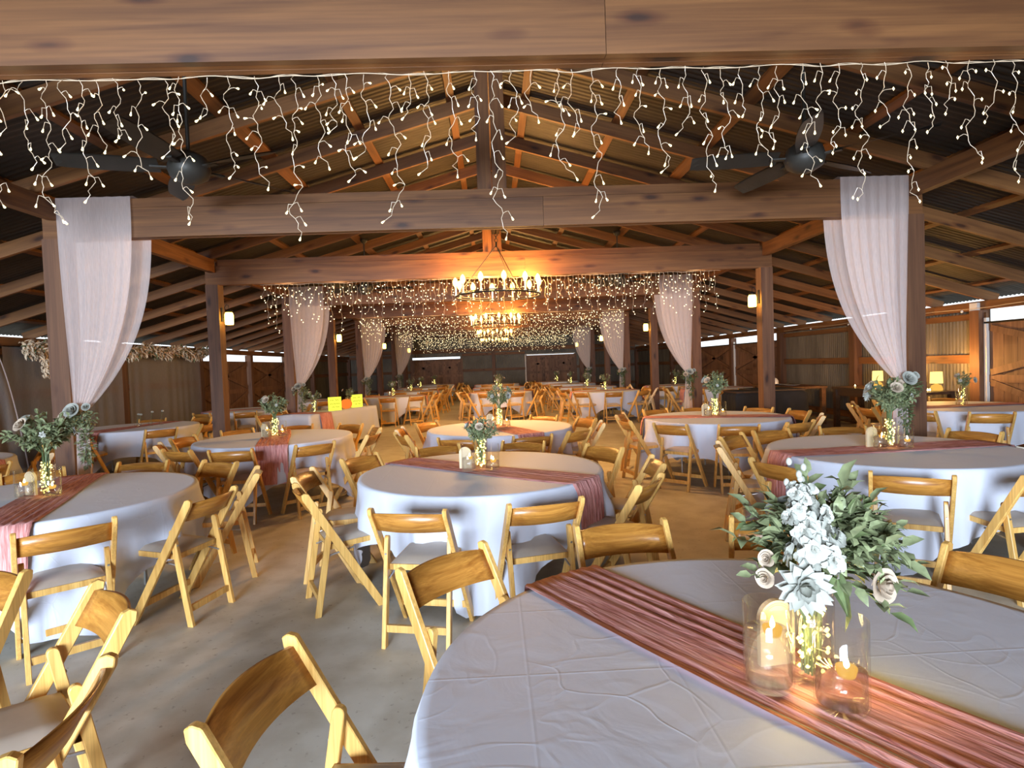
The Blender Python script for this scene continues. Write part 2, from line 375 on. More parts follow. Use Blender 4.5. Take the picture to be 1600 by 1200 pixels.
for sx in (1, -1):
    for px, wd in ((0.42, .09), (1.45, .10), (2.47, .14), (3.5, .10), (4.5, .09), (5.5, .09), (6.5, .09), (7.5, .09)):
        y = YNEAR
        while y < YEND:
            y1 = min(y + 4.4, YEND)
            o = MB().box(-wd / 2, wd / 2, 0, y1 - y, 0, 0.04).obj('purlin', 'beamY', ceil, False, (sx * px, y, R0 - SL * px + 0.152))
            o.rotation_euler = (0, sx * ang, 0); y = y1 + 0.004
MB().box(-0.02, 0.02, YNEAR, YEND, R0 - 0.06, R0 + 0.17).obj('ridge_board', 'beamY', ceil)

# nave frames: square posts, built-up tie beam, king post
beams = []
for k in range(-3, 9):
    y = FY(k)
    for sx in (1, -1):
        nm = 'wooden_post'
        o = struct(MB().box(-.0925, .0925, -.0925, .0925, 0, HB).obj(nm, 'postZ', None, False, (sx * W, y, 0)))
    root = struct(put('tie_beam', None, None, (0, y, HB)))
    XL = W + 0.1
    for (a, b) in ((-XL, 0.5), (0.503, XL)):
        MB().box(a, b, -0.06, -0.021, 0, 0.285).obj('plank', 'beamX', root)
        MB().box(a, b, 0.021, 0.06, 0, 0.285).obj('plank', 'beamX', root)
    MB().box(-XL, XL, -0.020, 0.020, 0.002, 0.285).obj('core_board', 'beamX', root)
    MB().box(-XL + 0.19, XL - 0.19, -0.063, 0.057, 0.287, 0.375).obj('top_board', 'beamX', root)
    for sx in (-1, 1):
        MB().box(sx * 0.075 - 0.07, sx * 0.075 + 0.07, -0.04, 0.0, 0.376, R0 - HB - 0.03).obj('king_post_board', 'beamZ', root)
    beams.append(root)
for k in range(-3, 9):
    for sx in (1, -1):
        y0 = FY(k) + 0.095; y1 = FY(k + 1) - 0.095
        struct(MB().box(-0.045, 0.045, y0, y1, HT_ - 0.195, HT_ - 0.004).obj('girder_beam', 'beamY', None, False, (sx * (W - 0.02), 0, 0)))
# side walls
EV = zr(A) - 0.004          # top of the eave plate = underside of the rafters
def corr(x, y0, y1, z0, z1, sx):
    n = max(4, int((y1 - y0) / 0.076 * 4))
    return MB().grid(lambda u, v: (x + 0.014 * sin(2 * PI * u * (y1 - y0) / 0.076), y0 + u * (y1 - y0), z0 + v * (z1 - z0)), n, 1)
DOORH = 1.95
for sx, side in ((-1, 'left'), (1, 'right')):
    doors = [(FY(4) + .1, FY(6) - .1)]
    if sx > 0: doors.append((FY(1) + 0.1, FY(2) - 0.12))
    doors.sort()
    y = YNEAR; segs = []
    for a, b in doors: segs.append((y, a)); y = b
    segs.append((y, YEND))
    X = sx * (A + 0.06)
    wl = None
    for (a, b) in segs:
        o = corr(X, a, b, 0, EV - 0.05, sx).obj('wall_' + side if wl is None else 'sheet', 'wall', wl, True)
        if wl is None: wl = struct(o)
        for z in (0.12, 1.29):
            MB().box(X - sx * 0.055 - 0.02, X - sx * 0.055 + 0.02, a, b, z, z + 0.14).obj('girt', 'beamY', wl)
        if b - a > 1: MB().box(X - sx * 0.055 - 0.02, X - sx * 0.055 + 0.02, a, b, 2.0, 2.1).obj('girt', 'beamY', wl)
    y = YNEAR
    while y < YEND:
        MB().box(sx * A - 0.045, sx * A + 0.045, y, min(y + 4.8, YEND), EV - 0.14, EV).obj('eave_plate', 'beamY', wl); y += 4.804
    for k in range(-3, 10):
        yy = min(FY(k), YEND - 0.1)
        MB().box(-.09, .09, -.0925, .0925, 0, EV - 0.145).obj('wall_post', 'postZ', wl, False, (sx * (A - 0.02), yy, 0))
    # sliding barn doors of upright boards with braces, daylight gap above and between
    dn = 0
    for (a, b) in doors:
        n = 2 if b - a > 4 else 1
        wd = (b - a) / n
        for i in range(n):
            gp = .15 if n == 2 else .045
            y0, y1 = a + i * wd + (0.02 if i == 0 else gp), a + (i + 1) * wd - (0.02 if i == n - 1 and n == 2 else gp)
            dn += 1
            d = struct(put('door_%d' % (dn if sx < 0 else dn + 4), None, None, (sx * (A + 0.02), y0, 0.04)))
            nb = 12; bw = (y1 - y0) / nb
            me = MB().box(-0.012, 0.012, 0.003, bw - 0.003, 0, DOORH - 0.04).mesh('board', 'doorZ')
            for q in range(nb): put('board', me, d, (0, q * bw, 0))
            L = y1 - y0; H = DOORH - 0.04
            MB().box(.0125, .02, 0, L, 0, H).obj('backing', 'doorZ', d) if sx > 0 else MB().box(-.02, -.0125, 0, L, 0, H).obj('backing', 'doorZ', d)
            for z in (0.02, H * 0.5, H - 0.14): MB().box(-0.032, -0.013, 0, L, z, z + 0.12).obj('rail', 'doorZ', d, False, (-sx * 0.0 if sx > 0 else 0.045, 0, 0))
            for (p, q) in (((0.05, H * .53 + .1), (L - 0.05, H - .1)), ((L - 0.05, H * .53 + .1), (0.05, H - .1)), ((0.05, .1), (L - .05, H * .5)), ((L - .05, .1), (.05, H * .5))):
                dv = Vector((0, q[0] - p[0], q[1] - p[1])); an = math.atan2(dv.z, dv.y)
                o = MB().box(-0.052, -0.033, 0, dv.length, -0.05, 0.05).obj('brace', 'doorZ', d, False, (0.0 if sx > 0 else 0.085, p[0], p[1])); o.rotation_euler = (an, 0, 0)
            if sx > 0:
                MB().box(-0.05, 0.0, 0, 0.045, 0, DOORH + 0.02).obj('stile', 'white', d, False, (-0.02, L + .002, 0))
        MB().box(sx * A - 0.05, sx * A - 0.01, a, b, DOORH - 0.03, DOORH + 0.0).obj('door_track', 'black', wl)
# far end wall
fw = MB()
def gable(x0, x1, z0, z1f, n):
    return MB().grid(lambda u, v: (x0 + u * (x1 - x0), YEND + 0.06 + 0.009 * sin(2 * PI * u * (x1 - x0) / 0.076), z0 + v * (z1f(x0 + u * (x1 - x0)) - z0)), n, 1)
top = lambda x: zr(x) + 0.17
wb = struct(gable(-8.2, -4.36, 0, top, 180).obj('wall_back', 'wall', None, True))
gable(-4.45, -1.72, 2.09, top, 140).obj('sheet', 'wall', wb, True)
gable(-1.80, 1.80, 0, top, 180).obj('sheet', 'wall', wb, True)
gable(1.72, 4.45, 2.06, top, 140).obj('sheet', 'wall', wb, True)
gable(4.36, 8.2, 0, top, 180).obj('sheet', 'wall', wb, True)
for (a, b) in ((-7.7, -4.5), (-1.7, 1.7), (4.5, 7.7)):
    for z in (0.3, 1.25, 2.1): MB().box(a, b, YEND - 0.02, YEND + 0.04, z, z + 0.14).obj('girt', 'beamX', wb)
for x in (-6.2, 0.0, 6.2): MB().box(x - .09, x + .09, YEND - .12, YEND + .03, 0, zr(x) - 0.1).obj('wall_post', 'postZ', wb)
MB().box(-7.7, 7.7, YEND - .05, YEND + .04, 2.3, 2.5).obj('girt', 'beamX', wb)
for i, (x0, x1, hh) in enumerate(((-4.42, -1.75, 1.98), (1.75, 4.42, 2.02))):
    d = struct(put('door_%d' % (8 + i), None, None, (x0, YEND + 0.03, 0.04)))
    nb = 13; bw = (x1 - x0) / nb
    me = MB().box(0.003, bw - 0.003, -.012, .012, 0, hh - .04).mesh('board', 'doorZ')
    for q in range(nb): put('board', me, d, (q * bw, 0, 0))
    L = x1 - x0; H = hh - .04
    MB().box(-.08, L + .08, .013, .02, 0, H).obj('backing', 'doorZ', d)
    for z in (0.02, H * .5, H - .13): MB().box(0, L, -.032, -.013, z, z + .12).obj('rail', 'doorZ', d)
    for (p, q) in (((0.05, H * .55 + .1), (L / 2, H - .1)), ((L - .05, H * .55 + .1), (L / 2, H - .1)), ((0.05, H - .1), (L * .42, H * .6)), ((L - .05, H - .1), (L * .58, H * .6))):
        dv = Vector((q[0] - p[0], 0, q[1] - p[1])); an = math.atan2(dv.z, dv.x)
        o = MB().box(0, dv.length, -.052, -.033, -.05, .05).obj('brace', 'doorZ', d, False, (p[0], 0, p[1])); o.rotation_euler = (0, -an, 0)
    if i == 1:
        MB().box(-.06, 0, -.05, 0, 0, hh + .02).obj('stile', 'white', d); MB().box(-.06, L, -.05, 0, hh - .02, hh + .03).obj('head_trim', 'white', d)
# end wall behind the camera with the wide open barn door
wf = struct(MB().box(-8.2, -6.4, YNEAR - .06, YNEAR, 0, 3.0).obj('wall_front', 'wall'))
MB().box(1.4, 8.2, YNEAR - .06, YNEAR, 0, 3.0).obj('sheet', 'wall', wf)
MB().add([(-8.2, YNEAR, 3.0), (8.2, YNEAR, 3.0), (8.2, YNEAR, 2.4), (0, YNEAR, zr(0) + .17), (-8.2, YNEAR, 2.4)], [(0, 1, 3)]).obj('sheet', 'wall', wf)

# ------------------------------------------------------------------ ceiling fans, chandeliers, lanterns
def ceiling_fan(x, y, z, a0, label):
    t = thing('ceiling_fan', label, 'ceiling fan', (x, y, z), a0, 'ceiling fans under the roof')
    top = zr(x) + 0.12 - z
    MB().tube([(0, 0, 0.12), (0, 0, top)], 0.014, 8).obj('downrod', 'bronze', t)
    MB().lathe([(0.001, top), (0.07, top), (0.06, top - .05), (0.02, top - .09), (0.001, top - .09)], 16).obj('canopy', 'bronze', t, True)
    MB().lathe([(0.001, .13), (.05, .13), (.13, .08), (.15, .0), (.13, -.06), (.06, -.10), (.001, -.11)], 24).obj('motor', 'bronze', t, True)
    bl = MB(); n = 8
    def fn(u, v):
        w_ = 0.065 + 0.02 * sin(PI * min(1, u * 1.1)); xx = 0.20 + u * 0.66
        return (xx, (v - 0.5) * 2 * w_ * (1 if u < .97 else .75), 0.02 + (v - .5) * 0.05)
    bl.grid(fn, 10, 2); o2 = len(bl.v); bl.add([(p[0], p[1], p[2] - 0.008) for p in bl.v], [tuple(reversed(f)) for f in bl.f])
    bl.box(0.10, 0.26, -.02, .02, 0.0, 0.012)
    me = bl.mesh('blade', 'bronze')
    for i in range(5):
        o = put('blade', me, t); o.rotation_euler = (0, 0, 2 * PI * i / 5)
ceiling_fan(2.42, 4.5, 3.06, 0.5, 'dark ceiling fan behind the fairy lights beside the right front drape')
ceiling_fan(-2.28, 4.5, 3.10, 0.9, 'dark ceiling fan behind the fairy lights beside the left front drape')
ceiling_fan(-2.35, 10.9, 3.05, 0.2, 'small dark ceiling fan beyond the second beam, left of the chandeliers')
ceiling_fan(2.35, 10.9, 3.05, 0.6, 'small dark ceiling fan beyond the second beam, right of the chandeliers')

def chandelier(y, label, k):
    t = thing('wagon_wheel_chandelier', label, 'chandelier', (0.06, y, 2.58), 0.13, 'ring chandeliers along the ridge')
    MB().torus(0.63, 0.013, 48, 6, 0.0).obj('ring', 'black', t, True)
    MB().torus(0.60, 0.008, 48, 6, 0.03).obj('inner_ring', 'black', t, True)
    ap = Vector((0, 0, 0.74))
    for i in range(3):
        a = 2 * PI * i / 3 + 0.9
        MB().tube([(0.62 * cos(a), 0.62 * sin(a), 0.01), ap + Vector((0.01 * cos(a), .01 * sin(a), 0))], 0.006, 6).obj('rod', 'black', t)
    MB().tube([(0, 0, .72), (0, 0, .80)], 0.014, 8).obj('hub', 'black', t)
    lk = MB().torus(0.026, 0.005, 12, 5).mesh('chain_link', 'black', True)
    for i in range(4):
        o = put('chain_link', lk, t, (0, 0, 0.825 + i * 0.042)); o.rotation_euler = (PI / 2, 0, (i % 2) * PI / 2)
    # bracket arm fixed to the king post face carries the chain
    MB().box(-.055, .055, -.05, .31, .985, 1.0).obj('mounting_plate', 'black', t, False, (0, 0, 0), -0.13)
    sl = MB().lathe([(.001, 0), (.022, 0), (.022, .012), (.011, .02), (.011, .13), (.001, .13)], 10).mesh('candle_sleeve', 'white', True)
    bu = MB().lathe([(.001, .13), (.014, .135), (.034, .165), (.040, .20), (.030, .24), (.010, .268), (.001, .272)], 10).mesh('bulb', 'edison', True)
    for i in range(12):
        a = 2 * PI * i / 12
        c = put('candle_sleeve', sl, t, (0.63 * cos(a), 0.63 * sin(a), 0.01)); put('bulb', bu, c)
    for i in range(4):
        a = 2 * PI * i / 4 + .4
        light('chandelier_glow', 'POINT', (0.06 + .5 * cos(a), y + .5 * sin(a), 2.79), CH_E[k], (1.0, 0.50, 0.14), 0.12)
CH_E = {2: 85, 4: 70, 6: 28, 8: 3}
chandelier(FY(2) - 0.36, 'nearest black ring chandelier with lit candle bulbs below second beam', 2)
chandelier(FY(4) - 0.36, 'black ring chandelier just below and behind the nearest chandelier', 4)
chandelier(FY(6) - 0.36, 'small farthest lit ring chandelier in the row under the ridge', 6)
chandelier(FY(8) - 0.36, 'tiny ring chandelier hidden behind the farthest lit one', 8)

def lantern(sx, k, label):
    y = FY(k)
    t = thing('post_lantern', label, 'lantern', (sx * (W - 0.20), y, 2.32), 0, 'jar lanterns on the posts')
    MB().lathe([(.001, .0), (.055, .0), (.062, .02), (.062, .15), (.05, .185), (.001, .185)], 14).obj('jar', 'lantern', t, True)
    MB().lathe([(.001, .187), (.054, .187), (.054, .215), (.02, .235), (.001, .235)], 14).obj('lid', 'black', t, True)
    MB().tube([(sx * .105, 0, .10), (sx * .07, 0, .12), (sx * .055, 0, .20), (sx * .06, 0, .27), (sx * .03, 0, .31), (0, 0, .29), (0, 0, .235)], .006, 6).obj('hook', 'black', t)
    MB().box(-.008, .008, -.03, .03, .05, .26).obj('back_plate', 'black', t, False, (sx * .099, 0, 0))
for k, word in ((2, 'nearest'), (4, 'second'), (6, 'third'), (8, 'farthest')):
    lantern(-1, k, 'glowing jar lantern on the %s lantern post of the left row' % word)
    lantern(1, k, 'glowing jar lantern on the %s lantern post of the right row' % word)

# ------------------------------------------------------------------ icicle fairy lights
def drop(r, L, near):
    """one hanging cable: main wire, side leads, bulb positions"""
    p = Vector((0, 0, 0)); pts = [p.copy()]; leads = []; bulbs = []; z = 0.0
    step = 0.022 if near else 0.05; ph = r.uniform(0, 6.28); nxt = r.uniform(.03, .06); sgn = r.choice((1, -1)); dx = 0.0
    while z < L:
        z += step; dx += r.uniform(-.005, .005)
        curl = .016 * sin(z * 30 + ph) * (.3 + z / L) if near else .010 * sin(z * 26 + ph)
        p = Vector((dx + curl + 0.008 * sin(z * 71 + ph * 2), 0.016 * sin(z * 19 + ph), -z)); pts.append(p)
        if z >= nxt:
            nxt += r.uniform(0.06, 0.10); sgn = -sgn if r.random() < .7 else sgn
            ln = r.uniform(.018, .045); dz = r.uniform(-.035, .006); q = p + Vector((sgn * ln, r.uniform(-.02, .02), dz))
            m = p + Vector((sgn * ln * .6, 0, .010)); leads.append([p, p + Vector((sgn * ln * .3, 0, .008)), m, q]); bulbs.append((q, (q - m).normalized()))
            if near and r.random() < .22:
                q2 = p + Vector((-sgn * .03, .01, -.03)); leads.append([p, p + Vector((-sgn * .02, 0, .002)), q2]); bulbs.append((q2, Vector((-sgn * .5, 0, -.8)).normalized()))
    e = p + Vector((r.uniform(-.05, .05), 0, -.045)); pts += [p + (e - p) * .4 + Vector((.014, 0, 0)), e]; bulbs.append((e, (e - pts[-2]).normalized()))
    return pts, leads, bulbs
FAIRY_E = 9
LEN_SEQ = [.22, .50, .30, .62, .18, .40, .55, .26, .66, .34]
def icicles(k, label, near):
    r = random.Random(100 + k)
    y = FY(k) + 0.063
    t = thing('icicle_light_string', label, 'fairy lights', (0, y, HB - 0.004), 0, 'icicle light strings under the beams')
    xs = []; x = -3.55
    while x < 3.55: xs.append(x); x += r.uniform(.06, .125) if near else r.uniform(.045, .085)
    pts = [(x, .004 * sin(x * 21), -.004 + .008 * sin(x * 13) * sin(x * 3.7)) for x in [-3.6 + .04 * i for i in range(181)]]
    MB().tube(pts, .0022, 4).obj('main_cable', 'wire', t)
    MB().tube([(p[0], p[1] + .006, p[2] + .006 + .004 * sin(p[0] * 31)) for p in pts], .0018, 4).obj('return_cable', 'wire', t)
    bm_ = MB().lathe([(.0005, .006), (.0024, .005), (.0034, -.002), (.0052, -.007), (.0042, -.011), (.0005, -.013)], 6).mesh('bulb', 'bulb', True) if near else None
    wires, bb = MB(), MB(); n = 0
    for i, x in enumerate(xs):
        L = LEN_SEQ[i % 10] * r.uniform(.75, 1.08); L = max(.1, L)
        p, ld, bs = drop(r, L, near)
        vis = abs(x) < 2.75
        off = Vector((x, r.uniform(-.012, .012), 0))
        if near and vis:
            mb = MB().tube(p, .0016, 4)
            for l in ld: mb.tube(l, .0014, 4)
            dr = mb.obj('hanging_cable', 'wire', t, False, off)
            for (q, d) in bs:
                if n < 300:
                    o = put('bulb', bm_, dr, q); o.rotation_mode = 'QUATERNION'; o.rotation_quaternion = (-d).to_track_quat('Z', 'Y'); n += 1
                else: bb.octa(q + off, .0065, .010)
        else:
            wires.tube([v + off for v in p], .0016, 3, False)
            for l in ld: wires.tube([v + off for v in (l[0], l[-1])], .0014, 3, False)
            for (q, d) in bs: bb.octa(q + off, .0065 if near else .0075 if k < 4 else .0080, .0090)
    for i in range(9 if k else 18):
        light('fairy_glow', 'POINT', ((-3.2 + .8 * i) if k else (-3.4 + .4 * i), y + .03, HB - (.16 if k else .12)), (4.5 if k < 6 else 1.6) if k else .30, (1.0, .68, .32), .05)
    if wires.v: stuff(wires.obj('cables', 'wire', t))
    if bb.v: stuff(bb.obj('bulbs', 'bulb' if near else 'fbulb', t))
icicles(0, 'nearest icicle fairy lights hanging under the closest overhead beam', True)
icicles(2, 'icicle fairy lights under the second lit beam behind the front chandelier', False)
icicles(4, 'icicle fairy lights under the beam behind the second chandelier', False)
icicles(6, 'dense tiny icicle fairy lights under the fourth lit beam', False)
icicles(8, 'farthest tiny icicle fairy lights in front of the end wall', False)

# ------------------------------------------------------------------ leaves and flowers
def leaf_geo(L, wd, curl=0.15):
    v = [(0, 0, 0), (L * .3, wd * .5, .10 * L), (L * .3, 0, .03 * L), (L * .3, -wd * .5, .10 * L), (L * .68, wd * .42, .05 * L), (L * .68, 0, -.02 * L), (L * .68, -wd * .42, .05 * L), (L, 0, -curl * L)]
    f = [(0, 2, 1), (0, 3, 2), (1, 2, 5, 4), (2, 3, 6, 5), (4, 5, 7), (5, 6, 7)]
    return v, f
def frame(d, r):
    d = d.normalized(); u = Vector((0, 0, 1)).cross(d)
    if u.length < .05: u = Vector((1, 0, 0))
    u.normalize(); n = d.cross(u); a = r.uniform(-.7, .7)
    u2 = u * cos(a) + n * sin(a); n2 = d.cross(u2)
    return Matrix((d, u2, n2)).transposed().to_4x4()
def rdir(r, zmin=-1):
    while 1:
        v = Vector((r.uniform(-1, 1), r.uniform(-1, 1), r.uniform(-1, 1)))
        if .05 < v.length < 1 and v.z / v.length > zmin: return v.normalized()
def dahlia(r, R, m):
    mb = MB()
    for ring, (nn, el, sc) in enumerate(((12, .15, 1), (11, .5, .9), (8, .9, .72), (5, 1.25, .5))):
        for i in range(nn):
            a = 2 * PI * (i + .5 * (ring % 2)) / nn
            d = Vector((cos(a) * cos(el), sin(a) * cos(el), sin(el)))
            v, f = leaf_geo(R * sc, R * .38, .1); mb.add(v, f, frame(d, r))
    return mb.mesh('flower', m)
def rose(r, R, m):
    mb = MB()
    for ring, (nn, rr, hh, op) in enumerate(((6, 1.0, .62, .55), (5, .74, .80, .30), (4, .48, .92, .12), (3, .26, .98, .02))):
        for i in range(nn):
            a = 2 * PI * (i + .45 * ring) / nn + r.uniform(-.1, .1)
            def fn(u, v, a=a, rr=rr, hh=hh, op=op):
                b = a + (u - .5) * 2 * PI / nn * 1.5; q = R * rr * (.30 + .70 * sin(v * 1.45) + op * v ** 4 * .5)
                return (q * cos(b), q * sin(b), R * hh * (v - .1 * v ** 5 * op * 3) * (1 - .25 * (2 * u - 1) ** 2 * v))
            mb.grid(fn, 5, 4)
    return mb.mesh('flower', m, True)
def floret(r, R, m):
    mb = MB()
    for (nn, el, sc) in ((6, .12, 1.0), (5, .6, .85), (3, 1.1, .55)):
        for i in range(nn):
            a = 2 * PI * (i + r.random() * .5) / nn; d = Vector((cos(a) * cos(el), sin(a) * cos(el), sin(el)))
            k = R * sc * r.uniform(.8, 1.15)
            def fn(u, v, k=k):
                x = k * v; wd = k * .95 * sin(PI * (.12 + .78 * v)) ; y = (u - .5) * wd
                return (x, y, .10 * k * sin(u * 9 + v * 4) * v + .12 * k * sin(PI * v))
            mb.grid(lambda u, v: fn(u, v), 4, 3); n0 = len(mb.v) - 20; mt = frame(d, r)
            for q in range(n0, len(mb.v)): mb.v[q] = tuple(mt @ Vector(mb.v[q]))
    return mb.mesh('floret', m, True)
rf = random.Random(3)
FL = {'dahlia': dahlia(rf, .062, 'petal'), 'dahlia_s': dahlia(rf, .045, 'petal'), 'rose': rose(rf, .05, 'cream'), 'rosew': rose(rf, .045, 'petal'), 'floret': floret(rf, .028, 'petal')}
def aim(o, d):
    o.rotation_mode = 'QUATERNION'; o.rotation_quaternion = Vector(d).to_track_quat('Z', 'Y')
def leaf_mass(mb, r, c, rad, n, L, wd):
    for i in range(n):
        d = rdir(r); q = Vector(c) + Vector((d.x * rad[0], d.y * rad[1], d.z * rad[2])) * (r.random() ** .45)
        dd = (d + rdir(r) * .7).normalized(); v, f = leaf_geo(L * r.uniform(.7, 1.25), wd, .2)
        mb.add(v, f, Matrix.Translation(q) @ frame(dd, r))
def bouquet(loc, seed, label, sc=1.0, flowers=4, far=False, lean=(0, 0)):
    r = random.Random(seed)
    t = thing('flower_bouquet', label, 'flowers', loc, r.uniform(0, 6), 'bouquets in the table vases')
    st, lf = MB(), MB(); c = Vector((lean[0], lean[1], .345 * sc))
    ns = 10 if far else 30
    for i in range(ns):
        d = rdir(r, -.15); e = c + Vector((d.x * .15, d.y * .15, d.z * .125)) * sc * r.uniform(.75, 1.15)
        b = Vector((r.uniform(-.015, .015), r.uniform(-.015, .015), .05)); m_ = Vector((d.x * .02, d.y * .02, .235 * sc))
        pts = [b, m_, m_ + (e - m_) * .5 + Vector((0, 0, .02)), e]; st.tube(pts, .0025, 3, False)
        nl = 9 if far else 16
        for q in range(nl):
            u = q / nl; p = m_ + (e - m_) * (.25 + .75 * u); dd = ((e - m_).normalized() * .6 + rdir(r) * .8)
            v, f = leaf_geo((.05 if far else .038) * sc * r.uniform(.8, 1.3), (.028 if far else .019) * sc, .2)
            lf.add(v, f, Matrix.Translation(p) @ frame(dd, r))
    st.obj('stems', 'stem', t); stuff(lf.obj('foliage', 'leaf', t))
    kinds = ['dahlia', 'rose', 'dahlia_s', 'rosew', 'floret', 'floret', 'floret']
    for i in range(flowers):
        a = i * 2.4 + seed; d = Vector((cos(a), sin(a), .15 + .5 * (i % 2))).normalized()
        o = put('flower', FL[kinds[i % 7]], t, c + Vector((d.x * .13, d.y * .13, d.z * .13 - .02)) * sc); aim(o, d); o.scale = (sc * (.62 if i % 3 else .85),) * 3
    return t
def vase(loc, label, far=False, h=.24, r_=.05):
    t = thing('glass_vase', label, 'vase', loc, 0, 'glass vases with fairy lights')
    MB().lathe([(.001, .002), (r_, .002), (r_, h), (r_ - .003, h), (r_ - .003, .01), (.001, .01)], 10 if far else 24).obj('glass', 'glass', t, True)
    r = random.Random(int(loc[0] * 100 + loc[1] * 10)); wr, bb = [], MB()
    n = 18 if far else 70
    for i in range(n):
        a = r.uniform(0, 6.28); q = (r_ - .012) * math.sqrt(r.random()); p = Vector((q * cos(a), q * sin(a), .02 + (h - .03) * (i + r.random()) / n)); wr.append(p)
        bb.octa(p, .0080 if far else .0064)
    MB().tube(wr, .0008, 3, False).obj('wire', 'wire', t); stuff(bb.obj('fairy_bulbs', 'vbulb', t))
    return t
def bud_vase(loc, label, h, r_):
    t = thing('bud_vase', label, 'vase', loc, 0, 'bud vases on the garland table')
    MB().lathe([(.001, .002), (r_, .002), (r_ * 1.1, h * .4), (r_ * .5, h * .8), (r_ * .6, h), (r_ * .45, h), (r_ * .4, h * .8), (r_, h * .4), (r_ * .9, .008), (.001, .008)], 14).obj('glass', 'glass', t, True)
    MB().tube([(0, 0, .01), (.01, 0, h), (.03, .01, h + .10)], .002, 4).obj('stem', 'stem', t)
    o = put('flower', FL['floret'], t, (.03, .01, h + .10)); aim(o, (.3, -.4, .8)); o.scale = (.8,) * 3
def candle_glass(loc, label, level, far=False, h=.195, R=.055):
    t = thing('candle_glass', label, 'candle holder', loc, 0, 'glass cylinders with floating candles')
    n = 10 if far else 28
    MB().lathe([(.001, .001), (R - .006, .001), (R, .012), (R, h), (R - .002, h + .0015), (R - .004, h), (R - .004, .016), (.001, .014)], n).obj('glass', 'glass', t, True)
    MB().lathe([(.001, .0145), (R - .005, .0165), (R - .005, level), (.001, level)], n).obj('water', 'water', t, True)
    c = tag(put('floating_candle', None, None, (loc[0] + .008, loc[1] - .006, loc[2] + level - .012)), 'floating candle in the ' + label.split(' ', 1)[1] if False else 'small lit floating candle in ' + label, 'candle')
    c['group'] = 'floating candles'
    MB().lathe([(.001, 0), (.017, 0), (.022, .018), (.022, .021), (.016, .019), (.001, .017)], 10 if far else 18).obj('wax', 'wax', c, True)
    MB().lathe([(.001, .017), (.0055, .022), (.0065, .028), (.003, .04), (.0005, .047)], 8).obj('flame', 'flame', c, True)
    return t
def card(loc, rz, label):
    t = thing('table_number_card', label, 'card', loc, rz, 'arched table number cards')
    def arch(wd, h, n=14):
        return [(-wd, 0), (wd, 0)] + [(wd * cos(PI * i / n), h - wd + wd * sin(PI * i / n)) for i in range(n + 1)]
    MB().prism(arch(.047, .165), 'Y', -.008, .008).obj('board', 'card', t)
    for wd, h in ((.041, .158), (.037, .153)):
        a = arch(wd, h)[2:]; MB().tube([(p[0], -.0088, p[1]) for p in a], .0007, 3).obj('border_line', 'cardline', t)
    mk = MB()
    for x in (-.018, -.002, .012, .022): mk.tube([(x, -.0088, .062), (x + .003, -.0088, .082)], .0009, 3)
    mk.obj('lettering', 'cardline', t)

